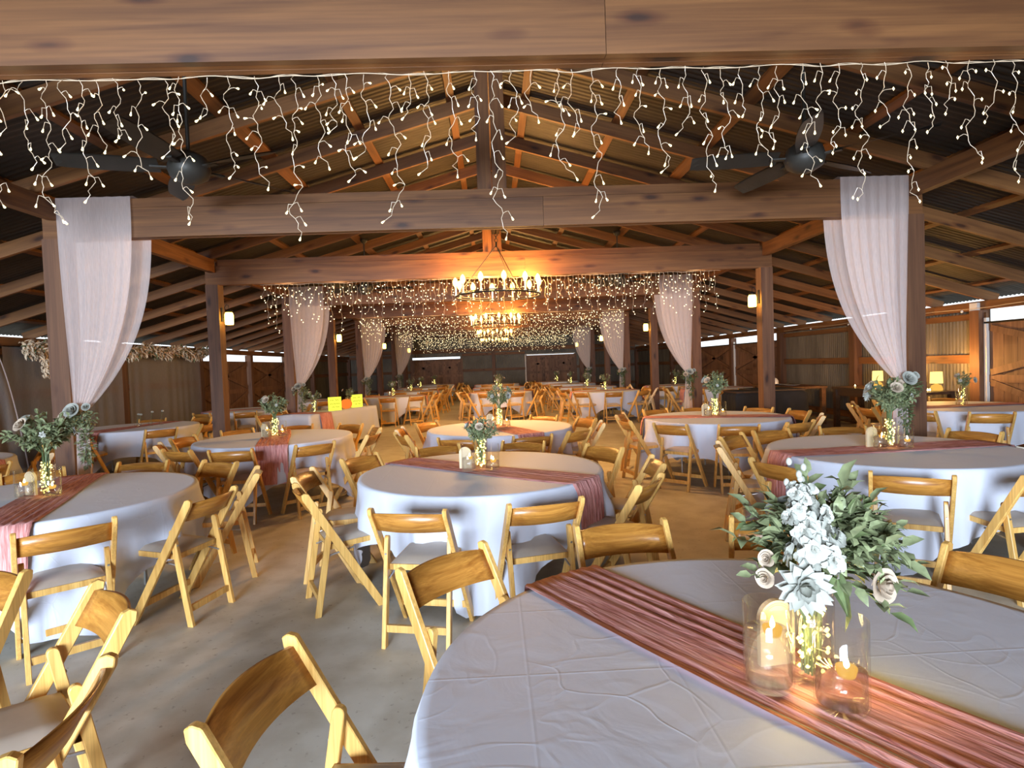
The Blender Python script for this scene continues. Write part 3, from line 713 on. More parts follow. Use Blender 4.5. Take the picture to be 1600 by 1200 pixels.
# ------------------------------------------------------------------ folding chairs
def chair_parts():
    P = []
    foot, topp = Vector((.46, 0)), Vector((0, .79))
    d = (topp - foot).normalized(); n = Vector((d.y, -d.x)); hw = .025
    a, b = foot - n * hw, foot + n * hw
    c = topp + n * hw - d * .012; e = topp + n * (hw - .018) + d * .006; g = topp - n * hw * .55 + d * .006; h = topp - n * hw - d * .022
    # feet cut flat on the floor
    a = a - d * (a.y / d.y); b = b - d * (b.y / d.y)
    rail = [tuple(a), tuple(b), tuple(c), tuple(e), tuple(g), tuple(h)]
    for sx in (-1, 1):
        x0 = sx * .2125
        P.append(('side_rail', bevel(MB().prism(rail, 'X', x0 - .012, x0 + .012).mesh('side_rail', 'chair'), .003), {}))
    f2, t2 = Vector((.055, 0)), Vector((.155, .585)); d = (t2 - f2).normalized(); n = Vector((d.y, -d.x)); hw = .019
    a = f2 - n * hw; b = f2 + n * hw; a = a - d * (a.y / d.y); b = b - d * (b.y / d.y)
    arc = [tuple(t2 + n * hw * cos(q) + d * hw * sin(q)) for q in [PI * i / 6 for i in range(7)]]
    leg = [tuple(a), tuple(b)] + arc
    for sx in (-1, 1):
        x0 = sx * .186
        P.append(('leg', bevel(MB().prism(leg, 'X', x0 - .0125, x0 + .0125).mesh('leg', 'chair'), .0025), {'bolt': MB().lathe([(.001, .016), (.006, .016), (.007, .012), (.007, -.002)], 8, Matrix.Translation((x0, .135, .505)) @ Matrix.Rotation(PI / 2, 4, 'X')).mesh('bolt', 'bolt')}))
    # bowed back panel
    dr = (topp - foot).normalized()
    mb = MB(); nu = 14
    for i in range(nu + 1):
        u = i / nu; x = -.2 + .4 * u; bow = -.038 * (1 - (2 * u - 1) ** 2); cr = .012 * (1 - (2 * u - 1) ** 2)
        for (s, t) in ((.030, -.006), (.158 + 0, -.006), (.158, .006), (.030, .006)):
            ss = s if s > .1 else s - cr
            base = topp - dr * ss
            mb.v.append((x, base.x + bow + t, base.y))
    for i in range(nu):
        for j in range(4): mb.f.append((i * 4 + j, i * 4 + (j + 1) % 4, (i + 1) * 4 + (j + 1) % 4, (i + 1) * 4 + j))
    mb.f += [(3, 2, 1, 0), (nu * 4, nu * 4 + 1, nu * 4 + 2, nu * 4 + 3)]
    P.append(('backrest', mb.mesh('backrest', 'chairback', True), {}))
    tl = .06
    sm = Matrix.Translation((0, .14, .432)) @ Matrix.Rotation(tl, 4, 'X')
    fr = MB().box(-.172, .172, 0, .022, -.022, .012, sm).box(-.172, .172, .358, .38, -.022, .012, sm).box(-.172, -.15, 0, .38, -.022, .012, sm).box(.15, .172, 0, .38, -.022, .012, sm)
    P.append(('seat_frame', fr.mesh('seat_frame', 'chair'), {}))
    cu = MB(); nn = 8
    def fn(u, v):
        x = -.168 + .336 * u; y = .004 + .372 * v; e_ = min(u, 1 - u, v, 1 - v) * nn
        return tuple(sm @ Vector((x, y, .013 + .02 * min(1, e_) ** .5 + .004 * sin(PI * u) * sin(PI * v))))
    cu.grid(fn, nn, nn); P.append(('seat', cu.mesh('seat', 'pad', True), {}))
    P.append(('stretcher', MB().box(-.172, .172, .062, .082, .085, .125).mesh('stretcher', 'chair'), {}))
    P.append(('stretcher', MB().box(-.2, .2, .385, .405, .105, .145).mesh('stretcher', 'chair'), {}))
    for sx in (-1, 1):
        P.append(('seat_link', MB().tube([(sx * .172, .12, .37), (sx * .172, .30, .405)], .006, 5).mesh('seat_link', 'bolt'), {}))
    return P
CP = chair_parts()
def joined_chair():
    me = bpy.data.meshes.new('folding_chair_far'); bm = bmesh.new(); mats = []
    for nm, m, ch in CP:
        if nm == 'seat_link': continue
        k = len(bm.faces); mt = m.materials[0]
        if mt not in mats: mats.append(mt)
        bm.from_mesh(m); bm.faces.ensure_lookup_table()
        for f in bm.faces[k:]: f.material_index = mats.index(mt)
    bm.to_mesh(me); bm.free()
    for x in mats: me.materials.append(x)
    return me
FARCH = joined_chair()
def chair(x, y, face, label, group, far=False):
    rz = face - PI / 2
    if far:
        o = put('folding_chair', FARCH, None, (x, y, 0), rz); return tag(o, label, 'chair', group)
    t = thing('folding_chair', label, 'chair', (x, y, 0), rz, group)
    for nm, m, ch in CP:
        p = put(nm, m, t)
        for cn, cm in ch.items(): put(cn, cm, p)
    return t
PH = [(-108, 'on the near side left of centre'), (-72, 'on the near side right of centre'), (-36, 'on the near right side'), (0, 'on the right side'), (36, 'on the far right side'),
      (72, 'on the far side right of centre'), (108, 'on the far side left of centre'), (144, 'on the far left side'), (180, 'on the left side'), (-144, 'on the near left side')]
def adiff(a, b): return abs((a - b + 180) % 360 - 180)
def chairs_round(c, angs, tname, dist=1.335, far=False, seed=0, fixed=None):
    r = random.Random(seed); used = set()
    for a in angs:
        cand = sorted(PH, key=lambda p: adiff(p[0], a)); ph = next((p for p in cand if p[0] not in used), cand[0]); used.add(ph[0])
        dd = dist + r.uniform(-.03, .03); x = c[0] + dd * cos(math.radians(a)); y = c[1] + dd * sin(math.radians(a))
        face = math.radians(a) + PI + r.uniform(-.06, .06)
        if fixed and a in fixed: x, y, fd = fixed[a]; face = math.radians(fd)
        wd = 'wooden folding chair ' + ph[1].rstrip(',') + (',' if ph[1].endswith(',') else '') + ' of the ' + tname
        wd = wd.replace(', of', ' of')
        chair(x, y, face, wd, 'folding chairs around the ' + tname, far)

# ------------------------------------------------------------------ tables, linens, runners
def cloth_mesh(seed, rot, half=1.29, nu=120, dmax=.70):
    r = random.Random(seed); ph = [r.uniform(0, 6.28) for _ in range(4)]; tr = 6; dv = 14; R = RT + .008
    def fn(u, v):
        th = 2 * PI * u; j = v * (tr + dv)
        if j <= tr:
            q = max(.0005, 1 - (1 - j / tr) ** 2) * (R - .012); z = TH + .005
            return (q * cos(th), q * sin(th), z)
        t = ((j - tr) / dv) ** 1.6; a = th - rot
        dr_ = min(dmax, half / max(abs(cos(a)), abs(sin(a))) - RT) + .02 * sin(3 * th + ph[0]) + .012 * sin(11 * th + ph[1])
        cor = min(1.0, max(0.0, (dr_ - .38) / .25))
        fold = max(0, sin(9 * th + ph[2] + 1.2 * sin(3 * th + ph[0]))) ** 3 * .12 + max(0, sin(14 * th + ph[3])) ** 3 * .07 + (.5 + .5 * sin(29 * th + ph[1])) * .014
        e = min(1, t * 2.2)
        rr = R - .012 + .012 * min(1, t * 30) + (fold * (.55 + .7 * cor) * e ** 1.2) * (.4 + .6 * t) - .012 * t
        z = TH + .005 - (.008 if t < .09 else 0) * 0 - dr_ * t if t > .01 else TH + .005
        return (rr * cos(th), rr * sin(th), z - .003 * min(1, t * 10))
    return MB().grid(fn, nu, tr + dv, True).mesh('tablecloth', 'cloth', True)
def runner_mesh(seed, wid=.17, hang=.42, ns=44, nw=22):
    r = random.Random(seed); ph = [r.uniform(0, 6.28) for _ in range(5)]; R = RT + .058
    def fn(u, v):
        w_ = (v - .5) * 2 * wid; w_ += .008 * sin(u * 9 + ph[0]) * (1 if abs(v - .5) > .3 else 0)
        Rt = RT + .008
        e = math.sqrt(max(.01, Rt * Rt - w_ * w_)); tot = e + hang
        s = (u - .5) * 2 * tot; cr = .0045 * sin(v * nw * 2.2 + 1.3 * sin(u * 7 + ph[1])) + .003 * sin(v * 41 + 5 * u + ph[2])
        if abs(s) <= e - .01: return (s, w_, TH + .011 + cr)
        q = abs(s) - (e - .01); sg = 1 if s > 0 else -1
        k = 1 - math.exp(-q * 14)
        return (sg * (e + .006 + .05 * k + cr), w_ * (1 - .10 * k), TH + .013 - max(0, q - .012))
    return MB().grid(fn, ns, nw).mesh('table_runner', 'runner', True)
def ttop():
    return MB().lathe([(.001, TH - .03), (RT, TH - .03), (RT, TH), (.001, TH)], 48).mesh('tabletop', 'white')
TTOP = ttop()
tl = MB().tube([(.45, -.3, .02), (.45, -.3, .70), (.45, .3, .70), (.45, .3, .02)], .014, 6)
TLEG = tl.mesh('leg', 'bolt')
CL_FAR = [cloth_mesh(90 + i, .4 * i, nu=64) for i in range(3)]; RN_FAR = [runner_mesh(80 + i, ns=26, nw=10) for i in range(2)]
def table(c, tname, seed, rdir_deg, rot=0.3, far=False, runner=True):
    t = thing('round_table', 'round folding table under the white cloth, ' + tname, 'table', (c[0], c[1], 0), rot, 'round tables')
    put('tabletop', TTOP, t); put('leg', TLEG, t); put('leg', TLEG, t, (0, 0, 0), PI)
    me = CL_FAR[seed % 3] if far else cloth_mesh(seed, rot)
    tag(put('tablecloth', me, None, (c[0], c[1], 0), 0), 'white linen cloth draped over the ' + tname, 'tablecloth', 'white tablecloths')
    if runner:
        me = RN_FAR[seed % 2] if far else runner_mesh(seed)
        tag(put('table_runner', me, None, (c[0], c[1], 0), math.radians(rdir_deg)), 'dusty rose gauze runner across the ' + tname, 'table runner', 'dusty rose table runners')
def setting(c, tname, seed, far=False, sc=1.0, da=0.0, flowers=4, nocard=False):
    z = TH + .017
    vase((c[0], c[1], z), 'clear vase of fairy lights on the ' + tname, far)
    bouquet((c[0], c[1], z), seed, 'sage greenery and white flower bouquet on the ' + tname, sc, flowers, far)
    for i, (q, lv) in enumerate(((da, .10), (da + 1.55, .07))):
        p = (c[0] + .125 * cos(q), c[1] + .125 * sin(q), z)
        if far and i: continue
        candle_glass(p, ('taller-filled ' if i == 0 else 'lower-filled ') + 'glass cylinder on the ' + tname, lv, far)
    if not nocard: card((c[0] + .125 * cos(da - 1.0), c[1] + .125 * sin(da - 1.0) , z), rnd.uniform(-.4, .4), 'small arched cream card on the ' + tname)

def rdeg(p, q):
    a, b = at(*p, TH), at(*q, TH); return math.degrees(math.atan2(b.y - a.y, b.x - a.x))
T1, T2, T3, T4, T5, T6, T7 = (.65, 1.35), (-.175, 4.43), (-3.17, 4.11), (3.13, 4.60), (-2.78, 7.28), (0, 7.42), (2.87, 7.64)
table(T1, 'closest table', 1, rdeg((905, 892), (1560, 1165)), .55)
table(T2, 'first middle table', 2, rdeg((660, 722), (880, 745)), .8)
table(T3, 'first left table', 3, rdeg((110, 745), (20, 795)), -.1)
table(T4, 'first right table', 4, rdeg((1240, 706), (1500, 693)), .2)
table(T5, 'second left table', 5, rdeg((437, 672), (430, 692)), .6)
table(T6, 'second middle table', 6, rdeg((800, 665), (860, 677)), .1)
table(T7, 'second right table', 7, rdeg((1040, 652), (1220, 650)), .9)
# closest table: hero centrepiece
chairs_round(T1, [175, 133, 96, 62, 30], 'closest table', seed=1, fixed={175: (-.71, 1.47, -8), 133: (-.29, 2.34, -46), 96: (.51, 2.70, -84), 62: (1.24, 2.62, -115)})
chairs_round(T2, [-106, -73, -36, -3, 35, 73, 110, 145, 179, -152], 'first middle table', seed=2)
chairs_round(T3, [-50, -14, 24, 59, 95, 131, 167], 'first left table', seed=3, dist=1.33)
chairs_round(T4, [163, 133, 107, 73, 26, -156, -120, -86, -48, -10], 'first right table', seed=4)
chairs_round(T5, [-89, -52, -12, 24, 60, 97, 133, 169, -155, -119], 'second left table', 1.29, seed=5)
chairs_round(T6, [-111, -75, -45, -8, 22, 59, 97, 142, 178, -152], 'second middle table', 1.31, seed=6)
chairs_round(T7, [-134, -100, -66, -28, 9, 40, 81, 112, 151, -170], 'second right table', 1.30, seed=7)
T0 = (-2.4, 1.14)
chairs_round(T0, [10, 45, 80], 'table beyond left edge', seed=8, fixed={10: (-1.10, 1.40, 190), 45: (-1.42, 2.07, 225)})
setting(T2, 'first middle table', 12, False, .82, 3.9, 4)
setting(T3, 'first left table', 13, False, 1.25, 4.0, 6)
setting(T4, 'first right table', 14, False, 1.22, 3.6, 6)
setting(T5, 'second left table', 15, False, 1.15, 4.2, 5)
setting(T6, 'second middle table', 16, False, 1.15, 3.9, 5)
setting(T7, 'second right table', 17, False, 1.2, 3.6, 5)

zt = TH + .017
vase((.675, 1.345, zt), 'clear vase filled with glowing fairy lights on the closest table', False, .25, .05)
light('fairy_light_glow', 'POINT', (.675, 1.345, zt + .10), 3.0, (1.0, .70, .24), .03)
candle_glass((.565, 1.335, zt), 'taller-filled glass cylinder on the closest table', .135, False, .20, .056)
candle_glass((.68, 1.235, zt), 'lower-filled glass cylinder on the closest table', .085, False, .20, .056)
light('candle_glow', 'POINT', (.575, 1.325, zt + .19), .35, (1.0, .60, .2), .01)
light('candle_glow', 'POINT', (.69, 1.225, zt + .14), .35, (1.0, .60, .2), .01)
card((.63, 1.43, zt), .12, 'arched cream card with line border behind candle glass on the closest table')
def hero_bouquet(loc):
    r = random.Random(21)
    t = thing('flower_bouquet', 'large bouquet of sage leaves and white flowers on the closest table', 'flowers', loc, 0, 'bouquets in the table vases')
    c = Vector((.0, .0, .33))
    # sprig tips in camera-independent world offsets: (x, y, z)
    tips = [(-.15, -.02, .27), (-.16, .03, .34), (-.12, .05, .40), (-.06, .06, .43), (.02, .06, .44), (.07, -.02, .47), (.12, .03, .46), (.04, .08, .48), (.15, .05, .40), (.21, .0, .36), (.235, -.03, .28), (.21, .06, .32),
            (.17, -.07, .34), (.14, -.10, .27), (.10, -.12, .36), (.03, -.12, .38), (.16, .11, .37), (.08, .15, .39), (-.02, .15, .38), (-.10, .12, .35), (.19, -.06, .23), (.11, -.12, .21), (.06, -.06, .42), (.13, -.03, .43)]
    lm = [MB().add(*leaf_geo(.056, .027, .25)).mesh('leaf', 'leaf', True), MB().add(*leaf_geo(.044, .023, .1)).mesh('leaf', 'leaf', True), MB().add(*leaf_geo(.048, .021, .3)).mesh('leaf', 'leafd', True)]
    nleaf = 0
    for i, tp in enumerate(tips):
        e = Vector(tp); b = Vector((r.uniform(-.02, .02), r.uniform(-.02, .02), .02)); m_ = Vector((e.x * .12, e.y * .12, .25))
        pts = [b, b * .5 + m_ * .5, m_, m_ + (e - m_) * .35 + Vector((0, 0, .025)), m_ + (e - m_) * .7 + Vector((0, 0, .02)), e]
        sp = MB().tube(pts, [.003, .003, .0026, .0022, .0018, .0012], 5).obj('sprig', 'stem', t)
        for q in range(12):
            u = .12 + .88 * q / 11; seg = u * 3; k = min(2, int(seg)); p = pts[2 + k].lerp(pts[3 + k], seg - k)
            ax = (e - m_).normalized(); sd = ax.cross(Vector((0, 0, 1))).normalized() * (1 if q % 2 else -1)
            d = (ax * .7 + sd * .9 + rdir(r) * .45) if q < 11 else ax
            o = put('leaf', lm[r.choice((0, 0, 1, 2))], sp, p); o.matrix_local = Matrix.Translation(p) @ frame(d, r) @ Matrix.Scale(r.uniform(.75, 1.25), 4)
    fill = MB()
    for i in range(620):
        d = rdir(r, -.3); q = c + Vector((.045, 0, .0)) + Vector((d.x * .15, d.y * .11, d.z * .11)) * r.random() ** .5
        v, f = leaf_geo(.042 * r.uniform(.8, 1.2), .022, .2); fill.add(v, f, Matrix.Translation(q) @ frame(d + rdir(r) * .8, r))
    stuff(fill.obj('inner_foliage', 'leaf', t))
    # big broad leaves hanging over the vase rim
    for (p, d, L) in (((-.03, -.055, .27), (-.35, -.25, -.8), .10), ((.03, -.06, .27), (.12, -.2, -.9), .12), ((.0, -.05, .28), (.3, -.3, -.6), .11)):
        o = MB().add(*leaf_geo(L, L * .42, .12)).obj('broad_leaf', 'leafd', t); o.matrix_local = Matrix.Translation(p) @ frame(Vector(d), r)
    # petals of the big pale flower, one object each
    pm = [MB().add(*leaf_geo(.062, .030, -.05)).mesh('petal', 'petal', True), MB().add(*leaf_geo(.048, .025, -.15)).mesh('petal', 'petal', True)]
    def big(p, d, sc=1.0, rings=((12, .1, 0), (11, .45, 0), (8, .85, 1), (5, 1.2, 1)), mats=None):
        fl = put('flower', FL['floret'], t, p); aim(fl, d); fl.scale = (sc * .8,) * 3
        for ring, (nn, el, w_) in enumerate(rings):
            for i in range(nn):
                a = 2 * PI * (i + .5 * (ring % 2)) / nn; dd = Vector((cos(a) * cos(el), sin(a) * cos(el), sin(el)))
                o = put('petal', pm[w_], fl); o.matrix_local = frame(dd, r) @ Matrix.Scale(1.25, 4)
    big((-.075, -.115, .275), (-.35, -.8, .1), 1.0)
    # tall white stock spike leaning left
    s0, s1 = Vector((-.035, -.105, .32)), Vector((-.055, -.05, .475))
    spk = MB().tube([(-.02, -.03, .20), s0, s1], .003, 5).obj('flower_spike', 'stem', t)
    for i in range(30):
        u = i / 29; p = s0.lerp(s1, u) + Vector((r.uniform(-.014, .014), 0, r.uniform(-.01, .01))); a = i * 2.4; rr = (.036 + .010 * sin(i * 1.1)) * (1 - .45 * u ** 3)
        d = Vector((cos(a), sin(a) - .35, .15 + .5 * u)); o = put('floret', FL['floret'], spk, p + d.normalized() * rr)
        aim(o, d); o.scale = (1.15 * (1 - .45 * u ** 2) * r.uniform(.7, 1.25),) * 3
    for i in range(6):
        p = s1 + Vector((r.uniform(-.022, .022), r.uniform(-.02, .02), .012 * i)); o = MB().ball((0, 0, 0), .007, 8, 5, 1.35).obj('bud', 'petal', spk, True, p)
    for (p, d, k, sc) in (((.10, -.10, .265), (.3, -.9, .1), 'rose', .62), ((-.125, -.04, .27), (-.7, -.6, .1), 'rose', .36), ((-.115, -.03, .31), (-.7, -.5, .3), 'rose', .33), ((.0, .10, .38), (0, .6, .6), 'rosew', .9), ((.12, .08, .36), (.5, .6, .5), 'dahlia_s', .9)):
        o = put('flower', FL[k], t, p); aim(o, d); o.scale = (sc,) * 3
hero_bouquet((.675, 1.345, zt))

# tables further back and along the aisles: centre, name, chair angles, runner direction
FAR = [((6.35, 7.75), 'right drape aisle table', [-118, -80, -40, 175, 140, 100, 60, -150], 0),
       ((-5.95, 9.75), 'pampas garland table', [-95, -45, -10, 30, 70, 110], 80),
       ((-6.1, 6.05), 'left edge table', [-60, -20, 20, 60], 0),
       ((-5.6, 13.3), 'table past the garland', [-110, -70, -20, 20], 30),
       ((-5.3, 16.3), 'left aisle table', [-100, -50, 0], 0),
       ((-2.95, 16.9), 'third left table', [-125, -88, -52, -15, 20, 56, 92, 128, 165, -160], 0),
       ((-2.9, 20.2), 'fourth left table', [-100, -60, -20, 20, 60, 120], 0),
       ((-3.0, 23.6), 'fifth left table', [-90, -45, 0, 45], 0),
       ((-2.75, 26.8), 'last left table', [-70, -20, 30], 0),
       ((.15, 17.2), 'third middle table', [-110, -70, -30, 8, 45, 80, 120, 155, -170, -145], 5),
       ((.15, 20.8), 'fourth middle table', [-110, -70, -25, 15, 160, -155], 5),
       ((.1, 24.4), 'last middle table', [-110, -70, -20, 200], 5),
       ((2.95, 15.6), 'third right table', [-128, -92, -55, -18, 20, 60, 100, 140, 178, -160], 0),
       ((2.95, 18.6), 'fourth right table', [-150, -110, 165, 130, 0], 0),
       ((2.85, 21.8), 'fifth right table', [-140, -175, 150], 0),
       ((2.7, 25.0), 'last right table', [-140, 175, 140], 0),
       ((5.4, 17.3), 'farther right aisle table', [-130, -95, -60, 170], 0),
       ((5.75, 14.9), 'nearer right aisle table', [-135, -100, -60, 175, 140], 0)]
for i, (c, nm, an, rd) in enumerate(FAR):
    table(c, nm, 30 + i, rd, .3 * i, True)
    chairs_round(c, an, nm, far=c[1] > 8.5, seed=40 + i)
    if i not in (1, 3, 4): setting(c, nm, 60 + i, True, 1.0, 3.8, 3, nocard=True)
# little glass cluster on the garland table
for i, (dx, dy) in enumerate(((0.0, -.15), (.12, -.05), (-.1, -.05), (.2, .1))):
    bud_vase((-5.75 + dx, 9.65 + dy, TH + .018), ('frontmost', 'middle', 'taller left', 'taller right')[i] + ' small clear bud vase clustered on the table beneath the pampas garland', .10 + .03 * (i % 2), .03)
# lit sign table: rectangular
def rect_table(c, rz):
    t = thing('banquet_table', 'long folding table under white cloth holding the lit sign', 'table', (c[0], c[1], 0), rz)
    MB().box(-.38, .38, -1.22, 1.22, TH - .03, TH).obj('tabletop', 'white', t)
    for sy in (-1, 1): MB().tube([(-.3, sy * .9, 0), (-.3, sy * .9, .7), (.3, sy * .9, .7), (.3, sy * .9, 0)], .014, 6).obj('leg', 'bolt', t)
    def fn(u, v):
        per = [(-.385, -1.225), (.385, -1.225), (.385, 1.225), (-.385, 1.225)]; L = [.77, 2.45, .77, 2.45]; s = (u % 1.0) * 6.44
        for i in range(4):
            if s <= L[i] + 1e-6: break
            s -= L[i]
        a, b = per[i], per[(i + 1) % 4]; q = s / L[i]; x, y = a[0] + (b[0] - a[0]) * q, a[1] + (b[1] - a[1]) * q
        if v < .2: k = v / .2; return (x * k, y * k, TH + .005)
        tt = (v - .2) / .8; n = (b[1] - a[1], -(b[0] - a[0])); nl = math.hypot(*n)
        o = tt * (.03 + .03 * sin(u * 75) + .05 * (abs(q - .5) * 2) ** 6)
        return (x + n[0] / nl * o, y + n[1] / nl * o, TH + .005 - tt * .66)
    tag(MB().grid(fn, 160, 10, True).obj('tablecloth', 'cloth', None, True, (c[0], c[1], 0), rz), 'white cloth draped to the floor over the lit sign table', 'tablecloth', 'white tablecloths')
    m = Matrix.Translation((c[0], c[1], 0)) @ Matrix.Rotation(rz, 4, 'Z')
    def rl(y, z0, hang): 
        return MB().grid(lambda u, v: ((.47 * (u * 2 - 1)) if abs(u * 2 - 1) < .86 else (.405 + (abs(u * 2 - 1) - .86) * .5) * (1 if u > .5 else -1), y + (v - .5) * .38 + .0, TH + .012 + .003 * sin(v * 40) if abs(u * 2 - 1) < .86 else TH + .012 - (abs(u * 2 - 1) - .86) * 3.2), 40, 12)
    tag(rl(-.75, 0, 0).obj('table_runner', 'runner', None, True, (c[0], c[1], 0), rz), 'dusty rose runner hanging down the side of the lit sign table', 'table runner', 'dusty rose table runners')
    q = m @ Vector((.15, -.75, TH + .017)); vase(tuple(q), 'clear vase of fairy lights on the lit sign table', True); bouquet(tuple(q), 77, 'greenery bouquet beside the yellow lit sign', .95, 3, True)
    q = m @ Vector((.1, .55, TH + .008)); bouquet(tuple(q), 78, 'dark greenery arrangement behind the orange pumpkin', .95, 2, True)
    for (y, lab, w_, h) in ((-.12, 'nearer yellow glowing square sign with dark lettering', .13, .27), (.72, 'farther yellow glowing sign behind the orange pumpkin', .13, .27)):
        q = m @ Vector((.2, y, TH + .008)); s = thing('lit_sign', lab, 'sign', tuple(q), -1.0 if y < 0 else -.8, 'glowing yellow signs')
        MB().box(-.012, .012, -w_, w_, 0, h).obj('panel', 'neon', s)
        for z, ws in ((.21, (-.09, .01)), (.135, (-.10, -.03, .04)), (.07, (-.06, .02))):
            for yy in ws: MB().tube([(.014, yy + .0 + i * .012, z + .012 * sin(i * 2.1 + yy * 40)) for i in range(6)], .005, 4).obj('letter', 'bronze', s)
    q = m @ Vector((.2, .30, TH + .008)); p = thing('pumpkin', 'small glowing orange pumpkin between the yellow lit signs', 'pumpkin', tuple(q))
    pk = MB(); pk.grid(lambda u, v: ((.11 * sin(PI * (.04 + .92 * v)) * (1 + .10 * abs(sin(4 * 2 * PI * u)))) * cos(2 * PI * u), (.11 * sin(PI * (.04 + .92 * v)) * (1 + .10 * abs(sin(4 * 2 * PI * u)))) * sin(2 * PI * u), .10 - .10 * cos(PI * v)), 40, 10, True)
    pk.obj('shell', 'amber', p, True); MB().tube([(0, 0, .19), (.01, 0, .225), (.03, 0, .24)], .012, 6).obj('stem', 'stem', p)
rect_table((-3.42, 12.0), -.31)
for (dx, dy, fa, ph) in ((-.95, -1.0, 0, 'first'), (-.95, -.2, 5, 'second'), (-.9, .6, -5, 'third')):
    chair(-3.42 + dx, 12.0 + dy, math.radians(fa - 18), 'folding chair %s along the left side of the lit sign table' % ph, 'folding chairs at the lit sign table', True)

# ------------------------------------------------------------------ sheer drapes on the posts
def drape(sx, k, word):
    y = FY(k); near = k == 1; nm = '%s sheer white drape tied back to its post in the %s row' % (word, 'left' if sx < 0 else 'right')
    t = thing('sheer_drape', nm, 'curtain', (0, y, 0), 0, 'sheer white post drapes')
    zt_, zg = HT_ + .012, 1.24
    def panel(yo, inner0, z0, nfold, ph):
        def fn(u, v):
            z = z0 + (zg - z0) * v; vv = (zt_ - z) / (zt_ - zg)
            out = 4.205 - .10 * vv ** 2; inn = inner0 + (4.015 - inner0) * (vv ** 2.6)
            x = out + (inn - out) * u
            f = sin(2 * PI * nfold * u + ph + .6 * sin(3 * u + ph)) * .012 + sin(2 * PI * (nfold * 2.3) * u + ph) * .004
            g = vv ** 4
            yy = yo * (1 - g) + (-.145) * g
            if abs(z - z0) < 1e-4 and z0 > 3: yy = yo
            return (sx * x, yy + f * (.25 + .75 * min(1, vv * 1.6)) * (1 - .55 * g) - (.02 if yo < 0 else -.02), z)
        return MB().grid(fn, 60 if near else 30, 26)
    stuff_ = panel(-.078, 3.50, zt_, 7, .4 * k + sx).obj('front_panel', 'sheer', t, True)
    panel(.082, 3.43, zt_, 6, 1.1 + k).obj('back_panel', 'sheer', t, True)
    MB().grid(lambda u, v: (sx * (4.205 - u * .73), -.1 + v * .2, zt_ + .004 * sin(u * 40)), 12, 2).obj('top_fold', 'sheer', t, True)
    def tail(u, v):
        wv = .05 + .055 * v ** .7; return (sx * (4.05 - .0 * v) + (u - .5) * 2 * wv, -.145 + .022 * sin(u * 17 + k) * (.3 + v), zg - .02 - v * (zg - .12))
    MB().grid(tail, 20, 14).obj('tail', 'sheer', t, True)
    MB().lathe([(.045, -.02), (.052, 0), (.045, .02)], 14, Matrix.Translation((sx * 4.05, -.14, zg))).obj('tie_band', 'sheer', t, True)
    r = random.Random(200 + k * 3 + sx)
    g = thing('floral_tieback', 'greenery and white roses on the %s drape tieback in the %s row' % (word, 'left' if sx < 0 else 'right'), 'flowers', (sx * 4.05, y - .16, zg), 0, 'flower tiebacks on the drapes')
    lf = MB(); n = 300 if near else 120; L = .04 if near else .06
    leaf_mass(lf, r, (0, -.03, -.06), (.17, .08, .09), n, L, L * .5)
    leaf_mass(lf, r, (sx * -.0 + .04, -.0, -.30), (.06, .05, .26), n, L, L * .5)
    if near: leaf_mass(lf, r, (-.10, -.02, -.10), (.13, .07, .06), 150, L, L * .5)
    stuff(lf.obj('foliage', 'leafd' if sx > 0 else 'leaf', g))
    MB().tube([(-.14, 0, -.06), (0, -.02, -.02), (.05, 0, -.3), (.04, 0, -.55)], .003, 4).obj('stem', 'stem', g)
    for (p, kk, s) in (((.0, -.10, .02), 'rosew', 1.3), ((-.09, -.09, -.03), 'rose', .8), ((.10, -.06, .05), 'rosew', .7)):
        o = put('flower', FL[kk], g, p); aim(o, (p[0] * 2, -.8, .4)); o.scale = (s,) * 3
for k, word in ((1, 'nearest'), (3, 'second'), (5, 'third'), (7, 'farthest')):
    drape(-1, k, word); drape(1, k, word)

# ------------------------------------------------------------------ left wall: voile panels and pampas garland
for i, (y0, y1) in enumerate(((9.3, 12.2), (12.4, 15.35))):
    t = thing('voile_curtain', ('nearer' if i == 0 else 'farther') + ' grey voile panel hanging on the left wall below the garland', 'curtain', (-A + .12, 0, 0), 0, 'voile panels on the left wall')
    MB().grid(lambda u, v: (.007 * sin(u * 48 + 3 * sin(u * 9)) * (.3 + .7 * v), y0 + u * (y1 - y0), 2.12 - v * 2.08), 70, 10).obj('panel', 'voile', t, True)
t = thing('voile_swag', 'thin white voile swag curving down at the left picture edge', 'curtain', (-A + .2, 0, 0))
MB().grid(lambda u, v: (.02 * sin(u * 22), 8.2 + u * (.75 + .62 * v ** .55), 2.16 - v * 2.1), 24, 14).obj('panel', 'voile', t, True)
MB().tube([(0.01, 8.95 + .62 * (i / 14) ** .55, 2.16 - i / 14 * 2.1) for i in range(15)], .009, 5).obj('hem', 'sheer', t)
